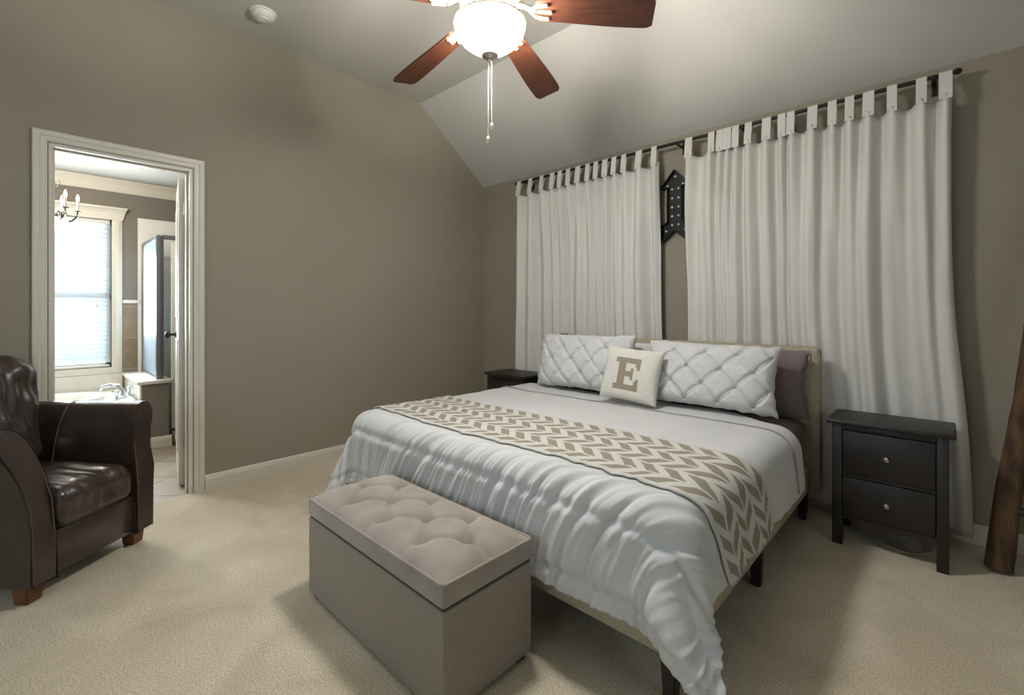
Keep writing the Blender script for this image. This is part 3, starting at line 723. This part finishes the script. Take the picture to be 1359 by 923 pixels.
for i, p in enumerate(btn):
    for q in btn[i + 1:]:
        if abs(abs(p[0] - q[0]) - 0.111) < 0.01 and abs(abs(p[1] - q[1]) - 0.105) < 0.01: creases.append((p, q))
for p in btn:
    if abs(p[1]) > 0.05:
        s = 1 if p[1] > 0 else -1
        creases.append((p, (p[0], s * (od - 0.01))))
    elif abs(p[0]) > 0.3: creases.append((p, ((ow - 0.01) * (1 if p[0] > 0 else -1), 0)))
def segd(x, y, a, b):
    ax, ay = a; bx_, by = b; dx, dy = bx_ - ax, by - ay
    t = max(0, min(1, ((x - ax) * dx + (y - ay) * dy) / (dx * dx + dy * dy)))
    return math.hypot(x - ax - t * dx, y - ay - t * dy)
def otz(x, y):
    ex, ey = 1 - abs(x) / ow, 1 - abs(y) / od
    z = 0.398 + 0.040 * (1 - math.exp(-ex * 14)) * (1 - math.exp(-ey * 6.5))
    dc = min(segd(x, y, a, b) for a, b in creases); db = min(math.hypot(x - a, y - b) for a, b in btn)
    z -= 0.009 * math.exp(-(dc / 0.012) ** 2) * (1 - math.exp(-ey * 6)) + 0.027 * math.exp(-(db / 0.028) ** 2)
    return z + 0.0015 * nz(x * 14, y * 14, 0)
bm = B(); V, Fs = grid(bm, 150, 72, lambda u, v: Vector(((2 * u - 1) * (ow - 0.004), (2 * v - 1) * (od - 0.004), otz((2 * u - 1) * ow, (2 * v - 1) * od))))
obj('tufted_top', bm, M['velvet'], ot, ang=80)
for a, b in btn:
    bm = B(); sphere(bm, (a, b, otz(a, b) + 0.001), 0.009, 12, 8, (1, 1, 0.5)); obj('button', bm, M['velvet'], ot)
bm = B()
for z in (0.401,):
    c = [(-ow, -od), (ow, -od), (ow, od), (-ow, od)]
    pts = []
    for (x, y) in c:
        for da in (-1, 0, 1):
            sx, sy = (1 if x > 0 else -1), (1 if y > 0 else -1)
            pts.append((x - sx * 0.006, y - sy * 0.006, z))
    pts = [(-ow + 0.01, -od, z), (ow - 0.01, -od, z), (ow, -od + 0.01, z), (ow, od - 0.01, z), (ow - 0.01, od, z), (-ow + 0.01, od, z), (-ow, od - 0.01, z), (-ow, -od + 0.01, z)]
    tube(bm, pts, 0.0042, 8, closed=True)
obj('welt', bm, M['velvet'], ot)
for sx in (-1, 1):
    for sy in (-1, 1):
        obj('foot', mbox(sx * (ow - 0.035) - 0.02, sx * (ow - 0.035) + 0.02, sy * (od - 0.035) - 0.02, sy * (od - 0.035) + 0.02, 0, 0.023, 0.003), M['bedleg'], ot)

# ------------------------------------------------------------------ nightstands
def nightstand(label, x, y, rz=0.0):
    t = thing('nightstand', label, 'nightstand', (x, y, 0), rz)
    w_, d_, h_ = 0.215, 0.15, 0.60
    lg = 0.042
    for sx in (-1, 1):
        for sy in (-1, 1):
            x0_, x1_ = sorted((sx * w_, sx * (w_ - lg))); y0_, y1_ = sorted((sy * d_, sy * (d_ - lg)))
            obj('leg', mbox(x0_, x1_, y0_, y1_, 0, h_, 0.003), M['espresso'], t)
    for sx in (-1, 1):
        xa, xb = sorted((sx * (w_ - 0.008), sx * (w_ - 0.022)))
        obj('side_panel', mbox(xa, xb, -d_ + lg, d_ - lg, 0.12, h_), M['espresso'], t)
    obj('back_panel', mbox(-w_ + lg, w_ - lg, d_ - 0.02, d_ - 0.008, 0.12, h_), M['espresso'], t)
    y_ = -d_ + 0.006
    for za, zb_ in ((h_ - 0.028, h_), (0.343, 0.356)): obj('face_rail', mbox(-w_ + lg, w_ - lg, y_, y_ + 0.016, za, zb_, 0.001), M['espresso'], t)
    bm = B(); pl = [(-w_ + lg, 0.148), (w_ - lg, 0.148)] + [(x_, 0.118 + 0.012 * math.cos(x_ / (w_ - lg) * PI) * -1 + 0.006) for x_ in [(w_ - lg) * (1 - 2 * k / 16) for k in range(17)]]
    prism(bm, pl, 'y', y_, y_ + 0.016); obj('apron', bm, M['espresso'], t, smooth=False)
    obj('bottom_panel', mbox(-w_ + lg, w_ - lg, -d_ + 0.025, d_ - 0.022, 0.130, 0.144), M['espresso'], t)
    for z0, z1 in ((0.359, h_ - 0.031), (0.151, 0.340)):
        dr = obj('drawer', mbox(-w_ + lg + 0.003, w_ - lg - 0.003, -d_ + 0.002, -d_ + 0.02, z0, z1, 0.002), M['espresso'], t)
        bm = B(); zc = (z0 + z1) / 2
        tube(bm, [(0, -d_ + 0.003, zc), (0, -d_ - 0.004, zc), (0, -d_ - 0.012, zc), (0, -d_ - 0.019, zc), (0, -d_ - 0.024, zc), (0, -d_ - 0.026, zc)], [0.009, 0.006, 0.007, 0.0135, 0.011, 0.004], 20)
        obj('knob', bm, M['nickel'], dr)
    obj('nightstand_top', mbox(-w_ - 0.022, w_ + 0.022, -d_ - 0.022, d_ + 0.005, h_ + 0.0005, h_ + 0.022, 0.006, 3), M['espresso'], t)
    return t
nightstand('dark brown two-drawer nightstand in front of the right curtain', -0.215, 2.945, R(0))
n2 = nightstand('dark brown nightstand half hidden behind the far side of the bed', -2.74, 2.955, 0)
# cable on the floor below the right nightstand
bm = B(); tube(bm, [(-0.40, 3.16, 0.01), (-0.33, 3.02, 0.006), (-0.25, 2.92, 0.005), (-0.17, 2.90, 0.005), (-0.10, 2.93, 0.005), (-0.06, 3.0, 0.005), (-0.1, 3.1, 0.006)], 0.0045, 6)
tag(obj('power_cord', bm, M['cable']), 'tan power cord lying on the carpet under the right nightstand', 'cord')

# ------------------------------------------------------------------ curtains
RODY, RODZ = 3.165, 2.345
def curtain(label, tabs, x0, x1, flare0, flare1, zb, seed):
    t = thing('curtain', label, 'curtain', ((x0 + x1) / 2, RODY, 0)); cxx = (x0 + x1) / 2
    ys = 2.245
    keys = [x0] + tabs + [x1] if tabs[0] - x0 > 0.02 else tabs
    n = len(tabs)
    def phase(x):
        if x <= tabs[0]: return (x - tabs[0]) / 0.09
        for i in range(n - 1):
            if x <= tabs[i + 1]: return i + (x - tabs[i]) / (tabs[i + 1] - tabs[i])
        return n - 1 + (x - tabs[-1]) / 0.09
    def fn(u, v):
        x = x0 + (x1 - x0) * u; s = phase(x)
        k = sst(0.0, 0.35, v)
        j = int(max(0, min(n - 2, math.floor(s)))); gap = tabs[j + 1] - tabs[j]
        amp = min(0.034, 0.012 + gap * 0.25)
        wob = 0.35 * nz(x * 2.2 + seed, v * 1.1, 3.0) * k
        y1 = -math.cos(2 * PI * (s + wob)) * amp
        y2 = 0.075 * nz(x * 7.5 + seed, v * 0.5, 6.0) + 0.034 * nz(x * 17 + seed, v * 0.7, 1.0) + 0.010 * nz(x * 36, v * 0.7, seed)
        y = RODY - 0.004 + y1 * (1 - 0.45 * k) + y2 * (0.25 + 0.75 * k)
        y = RODY + 0.01 + 0.078 * math.tanh((y - RODY - 0.01) / 0.078)
        sag = 0.0
        if 0 < s < n - 1:
            fr = s - math.floor(s); sag = 0.028 * min(1, gap / 0.09) * (1 - abs(2 * fr - 1) ** 3)
        ztop = ys - sag
        z = ztop + (zb + 0.01 * nz(x * 6, 0, seed) - ztop) * v
        xx = x + (flare0 * (1 - u) + flare1 * u) * sst(0.3, 1.0, v) + 0.012 * nz(v * 3, x * 3, seed) * (0 < v)
        if v > 0.97: y += 0.004
        return Vector((xx - cxx, y - RODY, z))
    bm = B(); grid(bm, 300, 60, fn)
    o = obj('curtain_cloth', bm, M['curtain'], t, ang=80)
    md = o.modifiers.new('thickness', 'SOLIDIFY'); md.thickness = 0.003; md.offset = 0
    for i, xt in enumerate(tabs):
        u = (xt - x0) / (x1 - x0); p = fn(max(0, min(1, u)), 0)
        w_ = 0.021 if i % 3 else 0.025
        bm = B(); rr = 0.0145
        path = [(p.y, ys - 0.03), (p.y * 0.6 - rr * 0.4, ys + 0.03), (-rr, RODZ - 0.012), (-rr, RODZ)] + [(-rr * math.cos(a), RODZ + rr * math.sin(a)) for a in [PI * q / 8 for q in range(1, 9)]] + [(rr, RODZ - 0.012), (rr * 0.4 + p.y * 0.6 + 0.004, ys + 0.03), (p.y + 0.006, ys - 0.03)]
        L_ = [bm.verts.new((xt - cxx - w_, a, b)) for a, b in path]; Rr = [bm.verts.new((xt - cxx + w_, a, b)) for a, b in path]
        for k in range(len(path) - 1): bm.faces.new((L_[k], L_[k + 1], Rr[k + 1], Rr[k]))
        bmesh.ops.recalc_face_normals(bm, faces=bm.faces[:]); bm.normal_update(); bmesh.ops.solidify(bm, geom=bm.faces[:], thickness=0.002)
        obj('tab', bm, M['curtain'], t, ang=60)
    return t
def px2x(px, Y=RODY):
    u = (px - 680) / 614.0; a = YAW
    dx = -math.sin(a) + u * math.cos(a); dy = math.cos(a) + u * math.sin(a)
    return dx / dy * Y
curtain('white tab-top curtain panel left of the black arrow sign', [px2x(p) for p in (690, 705, 720, 734, 744, 755, 768, 781, 792, 804, 816, 829, 849, 869)], px2x(687), px2x(874), -0.02, 0.03, 0.05, 3.3)
curtain('white tab-top curtain panel right of the black arrow sign', [px2x(p) for p in (915, 945, 956, 966, 977, 994, 1018, 1038, 1050, 1079, 1105, 1128, 1153, 1184, 1223, 1255)], px2x(911), px2x(1263), 0.0, 0.075, 0.06, 8.1)
rod = thing('curtain_rod', 'long dark curtain rod running above both white curtain panels', 'curtain rod', (-1.43, RODY, RODZ))
bm = B(); tube(bm, [(-1.50, 0, 0), (1.455, 0, 0)], 0.011, 14); obj('pole', bm, M['rod'], rod)
for s in (-1, 1):
    bm = B(); e = -1.50 if s < 0 else 1.455; tube(bm, [(e - s * 0.005, 0, 0), (e + s * 0.008, 0, 0), (e + s * 0.016, 0, 0), (e + s * 0.022, 0, 0)], [0.015, 0.016, 0.012, 0.004], 14); obj('finial', bm, M['rod'], rod)
for px in (900, 985.5, 1239, 697.5):
    x = px2x(px) + 1.43
    bm = B(); box(bm, x - 0.008, x + 0.008, 0.0, 0.102, -0.022, -0.012, 0.002); box(bm, x - 0.011, x + 0.011, 0.098, 0.113, -0.06, 0.03, 0.003)
    box(bm, x - 0.008, x + 0.008, -0.016, -0.012, -0.02, 0.006, 0.001); box(bm, x - 0.008, x + 0.008, -0.016, 0.016, -0.022, -0.013, 0.001)
    obj('bracket', bm, M['rod'], rod)

# ------------------------------------------------------------------ arrow marquee sign
ar = thing('arrow_sign', 'black metal marquee arrow pointing up between the curtains with small round bulbs', 'sign', (-1.445, YB, 1.66))
out = [(0, 0.52), (0.105, 0.40), (0.052, 0.40), (0.052, 0.145), (0.100, 0.125), (0.100, 0.005), (0, 0.085), (-0.100, 0.005), (-0.100, 0.125), (-0.052, 0.145), (-0.052, 0.40), (-0.105, 0.40)]
bm = B(); prism(bm, out, 'y', -0.022, -0.002); obj('sign_face', bm, M['signblack'], ar, smooth=False)
bm = B(); n = len(out)
for k in range(n):
    a, b = Vector((out[k][0], 0, out[k][1])), Vector((out[(k + 1) % n][0], 0, out[(k + 1) % n][1]))
    d_ = (b - a).normalized(); nn = Vector((d_.z, 0, -d_.x)) * 0.0025
    q = [a - nn - d_ * 0.002, b - nn + d_ * 0.002, b + nn + d_ * 0.002, a + nn - d_ * 0.002]
    A = [bm.verts.new((p.x, -0.055, p.z)) for p in q]; C = [bm.verts.new((p.x, -0.002, p.z)) for p in q]
    bm.faces.new(A); bm.faces.new(C[::-1])
    for i in range(4): bm.faces.new((A[i], C[i], C[(i + 1) % 4], A[(i + 1) % 4]))
obj('sign_rim', bm, M['signblack'], ar, smooth=False)
for x, z in [(0, 0.475), (-0.058, 0.415), (0.058, 0.415), (-0.024, 0.385), (0.024, 0.385), (-0.024, 0.32), (0.024, 0.32), (-0.024, 0.255), (0.024, 0.255), (-0.024, 0.19), (0.024, 0.19), (-0.024, 0.125), (0.024, 0.125), (-0.070, 0.085), (0.070, 0.085)]:
    bm = B(); sphere(bm, (x, -0.028, z), 0.0085, 12, 8, (1, 1.2, 1)); obj('bulb', bm, M['led'], ar)

# ------------------------------------------------------------------ ladder
la = thing('log_ladder', 'rustic brown log ladder leaning on the wall at the right edge', 'ladder', (0.165, 3.0, 0))
def log(p0, p1, r0, r1, seed):
    bm = B(); n = 48; p0, p1 = Vector(p0), Vector(p1)
    t = (p1 - p0).normalized(); x = t.cross(Vector((0, 1, 0))).normalized(); y = t.cross(x); rings = []
    for i in range(n + 1):
        f_ = i / n; c = p0.lerp(p1, f_) + x * 0.010 * nz(f_ * 4, seed, 0) + y * 0.010 * nz(f_ * 4, seed, 5)
        rad = r0 + (r1 - r0) * f_
        ring = []
        for k in range(18):
            a = 2 * PI * k / 18
            kn = 0.0
            for kf, ka in ((0.2, 1.0), (0.31, 3.1), (0.46, 3.4), (0.6, 2.8), (0.72, 0.3)):
                kn += 0.016 * math.exp(-((f_ - kf) / 0.010) ** 2 - (min(abs(a - ka), 2 * PI - abs(a - ka)) / 0.35) ** 2)
            rd = rad * (1 + 0.08 * nz(math.cos(a) * 2, math.sin(a) * 2, f_ * 5 + seed) + 0.05 * nz(math.cos(a) * 6, math.sin(a) * 6, f_ * 20)) + kn
            ring.append(bm.verts.new(c + x * math.cos(a) * rd + y * math.sin(a) * rd))
        rings.append(ring)
    for A, C in zip(rings, rings[1:]):
        for k in range(18): bm.faces.new((A[k], A[(k + 1) % 18], C[(k + 1) % 18], C[k]))
    bm.faces.new(rings[0][::-1]); bm.faces.new(rings[-1]); return bm
obj('side_rail', log((-0.005, 0.0, 0.012), (0.215, 0.21, 2.0), 0.048, 0.024, 1.0), M['log'], la)
obj('side_rail', log((0.55, 0.0, 0.012), (0.49, 0.21, 2.0), 0.052, 0.03, 5.0), M['log'], la)
for z in (0.28, 0.60, 0.96, 1.30, 1.64):
    k = z / 2.0
    bm = B(); xa, xb = -0.005 + 0.22 * k, 0.55 - 0.06 * k; yy = 0.21 * k - 0.02
    tube(bm, [(xa - 0.02, yy, z), ((xa + xb) / 2, yy - 0.005, z + 0.004), (xb + 0.02, yy, z)], [0.017, 0.019, 0.017], 12); obj('rung', bm, M['bedleg'], la)

# ------------------------------------------------------------------ smoke detector
sd = thing('smoke_detector', 'round white smoke detector on the ceiling', 'smoke detector', (-3.16, 1.045, ZH))
bm = B(); lathe(bm, [(0.078, 0), (0.078, -0.008), (0.072, -0.012)], n=40); obj('mounting_plate', bm, M['white'], sd)
bm = B(); lathe(bm, [(0.066, -0.010), (0.066, -0.026), (0.058, -0.036), (0.035, -0.042), (0.033, -0.046), (0.002, -0.047)], n=40); obj('detector_cover', bm, M['white'], sd)
bm = B(); lathe(bm, [(0.012, -0.046), (0.011, -0.050), (0.002, -0.051)], (0.0, 0, 0), n=16); obj('test_button', bm, M['trim'], sd)

# ------------------------------------------------------------------ ceiling fan
fan = thing('ceiling_fan', 'five blade cherry wood ceiling fan with a lit glass bowl and pull chains', 'ceiling fan', FAN)
bm = B(); lathe(bm, [(0.012, 0.62), (0.07, 0.62), (0.068, 0.59), (0.04, 0.55), (0.02, 0.545)], n=28); obj('canopy', bm, M['bowl_metal'], fan)
bm = B(); tube(bm, [(0, 0, 0.56), (0, 0, 0.17)], 0.0125, 16); obj('downrod', bm, M['bowl_metal'], fan)
bm = B(); lathe(bm, [(0.013, 0.20), (0.04, 0.19), (0.06, 0.165), (0.115, 0.14), (0.135, 0.10), (0.135, 0.05), (0.12, 0.03), (0.13, 0.02), (0.12, 0.0), (0.07, -0.01), (0.065, -0.035), (0.03, -0.04)], n=40); obj('motor_housing', bm, M['bowl_metal'], fan)
bm = B()
for k in range(20):
    a = 2 * PI * k / 20
    tube(bm, [(0.06 * math.cos(a), 0.06 * math.sin(a), -0.02), (0.10 * math.cos(a), 0.10 * math.sin(a), -0.03), (0.14 * math.cos(a), 0.14 * math.sin(a), -0.052), (0.148 * math.cos(a), 0.148 * math.sin(a), -0.064)], 0.004, 6)
tube(bm, [(0.147 * math.cos(2 * PI * k / 40), 0.147 * math.sin(2 * PI * k / 40), -0.064) for k in range(40)], 0.0055, 8, closed=True)
obj('filigree_ring', bm, M['bowl_metal'], fan)
bm = B(); prof = [(0.146, -0.066), (0.148, -0.078), (0.140, -0.105), (0.118, -0.135), (0.085, -0.160), (0.055, -0.176), (0.036, -0.190), (0.022, -0.196), (0.018, -0.190), (0.052, -0.170), (0.082, -0.154), (0.114, -0.130), (0.135, -0.102), (0.143, -0.078), (0.142, -0.066)]
lathe(bm, prof[:9], n=48, cap=False); lb = obj('light_bowl', bm, M['glow'], fan)
bm = B(); lathe(bm, [(0.1465, -0.0655)] + prof[:8:-1][:0] + [(0.142, -0.066), (0.143, -0.078), (0.135, -0.102), (0.114, -0.130), (0.082, -0.154), (0.052, -0.170), (0.018, -0.190)], n=48, cap=False); obj('bowl_lining', bm, M['white'], lb)
bm = B(); lathe(bm, [(0.004, -0.185), (0.034, -0.188), (0.036, -0.196), (0.026, -0.204), (0.012, -0.210), (0.010, -0.222), (0.003, -0.226)], n=20); obj('bowl_finial', bm, M['nickel'], fan)
for dx, L_ in ((-0.008, 0.325), (0.009, 0.275)):
    bm = B()
    nb = int(L_ / 0.0065)
    tube(bm, [(dx, 0, -0.20), (dx * 1.3, 0, -0.205 - L_)], 0.0011, 5)
    for k in range(nb): sphere(bm, (dx * (1 + 0.3 * k / nb), 0, -0.205 - k * 0.0065), 0.0022, 6, 4)
    pc = obj('pull_chain', bm, M['nickel'], fan)
    bm = B(); lathe(bm, [(0.002, 0), (0.006, -0.006), (0.008, -0.016), (0.0045, -0.028), (0.0055, -0.034), (0.001, -0.038)], (dx * 1.3, 0, -0.204 - L_), 12); obj('pull_knob', bm, M['bowl_metal'], pc)
DROOP = 0.08 / 0.66
def blade_bm():
    bm = B(); N1 = 30; r0, r1 = 0.195, 0.665; pts = []
    def hwid(f_):
        w_ = 0.052 + 0.018 * sst(0, 0.8, f_)
        if f_ > 0.93: w_ -= 0.014 * ((f_ - 0.93) / 0.07) ** 2
        if f_ < 0.05: w_ -= 0.012 * ((0.05 - f_) / 0.05) ** 2
        return w_
    up = [(r0 + (r1 - r0) * i / N1, hwid(i / N1)) for i in range(N1 + 1)]
    loop = up + [(x, -y) for x, y in up[::-1]]
    prism(bm, loop, 'z', -0.0035, 0.0035)
    for v in bm.verts:
        y, z = v.co.y, v.co.z; a = R(-13); v.co.y = y * math.cos(a) - z * math.sin(a); v.co.z = y * math.sin(a) + z * math.cos(a) - DROOP * v.co.x
    return bm
def iron_bm():
    bm = B()
    tube(bm, [(0.10, 0, 0.012), (0.15, 0, -0.004), (0.19, 0, -0.030)], [0.012, 0.010, 0.012], 10)
    for s in (-1, 1):
        tube(bm, [(0.17, 0, -0.024), (0.195, s * 0.022, -0.030 - s * 0.005), (0.235, s * 0.032, -0.036 - s * 0.007)], [0.008, 0.008, 0.007], 8)
        sphere(bm, (0.24, s * 0.032, -0.037 - s * 0.007), 0.011, 10, 6, (1, 1, 0.5))
    sphere(bm, (0.255, 0, -0.039), 0.011, 10, 6, (1, 1, 0.5)); tube(bm, [(0.19, 0, -0.028), (0.255, 0, -0.038)], 0.007, 8)
    return bm
for k in range(5):
    a = R(35 + 72 * k)
    bo_ = obj('blade', blade_bm(), M['blade'], fan, smooth=False); bo_.rotation_euler = (0, 0, a)
    br = obj('blade_iron', iron_bm(), M['bowl_metal'], bo_)

# ------------------------------------------------------------------ leather armchair
AD = math.atan2(0.43, -0.35) - PI / 2     # rotation so that local +x runs along the front
ac = thing('leather_armchair', 'dark brown leather club chair with flared arms beside the bathroom doorway', 'armchair', (-2.785, 0.235, 0), 0)
# local: +x = towards far arm, +y = backwards (from the front), front at y=0
wdir = Vector((-0.631, 0.776, 0)); fdir = Vector((0.776, 0.631, 0))
ac.rotation_euler = (0, 0, math.atan2(wdir.y, wdir.x))
# rotating local +x onto wdir puts local +y onto (-0.776,-0.631): backwards
def flare(z): return 0.075 * sst(0.30, 0.66, z)
def arm_bm(s):
    bm = B(); DL = 0.72
    prof = []   # closed section (offset outwards, z)
    inner = [(0.185, 0.075), (0.185, 0.25), (0.187, 0.40), (0.196, 0.50), (0.215, 0.585), (0.238, 0.645)]
    top = [(0.262, 0.682), (0.292, 0.698), (0.322, 0.694), (0.345, 0.670), (0.352, 0.636), (0.343, 0.600)]
    outer = [(0.322, 0.56), (0.300, 0.48), (0.288, 0.38), (0.284, 0.25), (0.282, 0.075)]
    prof = inner + top + outer; n = len(prof); rings = []
    NY = 14
    for i in range(NY + 1):
        f_ = i / NY; ring = []
        for x, z in prof:
            yf = 0.07 * sst(0.30, 0.70, z)
            y = yf + (DL - yf) * f_
            puff = 0.004 * math.sin(PI * min(1, f_ * 3)) if f_ < 0.33 else 0
            ring.append(bm.verts.new((s * (x + 0.002 * nz(y * 9, z * 9, s)), y, z - 0.012 * f_)))
        rings.append(ring)
    for A, C in zip(rings, rings[1:]):
        for k in range(n): bm.faces.new((A[k], A[(k + 1) % n], C[(k + 1) % n], C[k]))
    # cushioned front: inset centre pushed out
    for ring, sg in ((rings[0], -1), (rings[-1], 1)):
        inner_r = []
        cxm = sum(v.co.x for v in ring) / n
        m = len(inner)
        f_ = bm.faces.new(ring)
        if sg < 0:
            r = bmesh.ops.inset_region(bm, faces=[f_], thickness=0.014, depth=0.0)
            for v in f_.verts: v.co.y -= 0.012
    es = [e for e in bm.edges if len(e.link_faces) == 2 and e.calc_face_angle(0) > 0.9]
    bmesh.ops.bevel(bm, geom=es, offset=0.007, segments=2, affect='EDGES')
    return bm
for s in (-1, 1):
    a_ = obj('arm', arm_bm(s), M['leather'], ac, ang=50)
    bm = B()
    P = [(0.194, 0.08), (0.194, 0.25), (0.197, 0.40), (0.206, 0.50), (0.225, 0.58), (0.247, 0.638), (0.268, 0.670), (0.293, 0.686), (0.318, 0.682), (0.337, 0.660), (0.342, 0.636), (0.333, 0.603), (0.312, 0.56), (0.291, 0.48), (0.279, 0.38), (0.275, 0.25), (0.273, 0.08)]
    tube(bm, [(s * x, 0.07 * sst(0.30, 0.70, z) - 0.009, z) for x, z in P], 0.0035, 6); obj('piping', bm, M['leather_welt'], a_)
    bm = B(); yv = 0.44
    P2 = [(0.184, 0.42), (0.195, 0.50), (0.214, 0.585), (0.237, 0.645), (0.261, 0.683), (0.292, 0.699), (0.322, 0.695), (0.346, 0.670), (0.353, 0.636), (0.343, 0.600), (0.322, 0.56), (0.299, 0.48), (0.287, 0.38), (0.283, 0.2)]
    tube(bm, [(s * x, yv, z - 0.012 * yv / 0.72) for x, z in P2], 0.003, 6); obj('seam', bm, M['leather_welt'], a_)
def cushion(bm, x0, x1, y0, y1, z0, z1, r, crown=0.02, wr=0.004, nu=50, nv=44, nw=8):
    """soft box: superellipsoid style"""
    cx_, cy_, cz_ = (x0 + x1) / 2, (y0 + y1) / 2, (z0 + z1) / 2; hx, hy, hz = (x1 - x0) / 2, (y1 - y0) / 2, (z1 - z0) / 2
    res = bmesh.ops.create_cube(bm, size=2.0)
    vs = set(res['verts']); es = list({e for v in vs for e in v.link_edges})
    before = set(bm.verts) - vs
    bmesh.ops.subdivide_edges(bm, edges=es, cuts=41, use_grid_fill=True)
    for v in [q for q in bm.verts if q not in before]:
        p = v.co.copy(); sg = [1 if c >= 0 else -1 for c in p]
        q = Vector((abs(p.x) * hx, abs(p.y) * hy, abs(p.z) * hz)); rr = min(r, hx, hy, hz)
        inn = Vector((hx - rr, hy - rr, hz - rr)); e = Vector((max(0, q.x - inn.x), max(0, q.y - inn.y), max(0, q.z - inn.z)))
        if e.length > rr: e *= rr / e.length
        base = Vector((min(q.x, inn.x), min(q.y, inn.y), min(q.z, inn.z))) + e
        cr = crown * (1 - p.x ** 2) * (1 - p.y ** 2) * (p.z)
        v.co = Vector((sg[0] * base.x + cx_, sg[1] * base.y + cy_, sg[2] * base.z + cz_ + cr))
        d_ = wr * nz(v.co.x * 26, v.co.y * 9, v.co.z * 6) + wr * nz(v.co.x * 11, v.co.y * 5, v.co.z * 11 + 3)
        v.co += Vector((d_ * 0.2, -d_, d_ * 0.6))
bm = B(); cushion(bm, -0.183, 0.183, -0.015, 0.52, 0.25, 0.425, 0.055, 0.022, 0.010)
for v in bm.verts:
    k = math.exp(-((v.co.y + 0.0) / 0.09) ** 2); v.co.y -= 0.004 * k * nz(v.co.x * 70, v.co.z * 10, 1); v.co.z += 0.005 * k * nz(v.co.x * 70, v.co.z * 10, 4)
obj('seat_cushion', bm, M['leather'], ac, ang=80)
obj('front_panel', mbox(-0.184, 0.184, 0.012, 0.06, 0.075, 0.255, 0.008), M['leather'], ac)
obj('seat_deck', mbox(-0.184, 0.184, 0.06, 0.70, 0.08, 0.25), M['leather'], ac)
bm = B(); cushion(bm, -0.25, 0.25, 0.56, 0.76, 0.09, 0.88, 0.07, 0.0, 0.004)
for v in bm.verts: v.co.y += 0.10 * max(0, v.co.z - 0.4)
obj('back_frame', bm, M['leather'], ac, ang=80)
bm = B(); cushion(bm, -0.225, 0.225, 0.43, 0.60, 0.42, 0.94, 0.08, 0.0, 0.014)
for v in bm.verts: v.co.y += 0.22 * max(0, v.co.z - 0.42); v.co.x *= 0.80 + 0.2 * sst(0.5, 0.9, v.co.z)
obj('back_cushion', bm, M['leather'], ac, ang=80)
for x in (-0.235, 0.235):
    for y in (0.06, 0.66):
        bm = leg(x, y, 0.082, 0.07, 0.82); obj('leg', bm, M['foot_wood'], ac)

# ------------------------------------------------------------------ repeats share a group phrase
for o in COL.objects:
    g = {'pillow': 'pillows against the headboard', 'nightstand': 'nightstands either side of the bed', 'curtain': 'white tab-top curtains on the long rod', 'towel': 'towels behind the bathroom door'}.get(o.get('category'))
    if g and o.parent is None: o['group'] = g
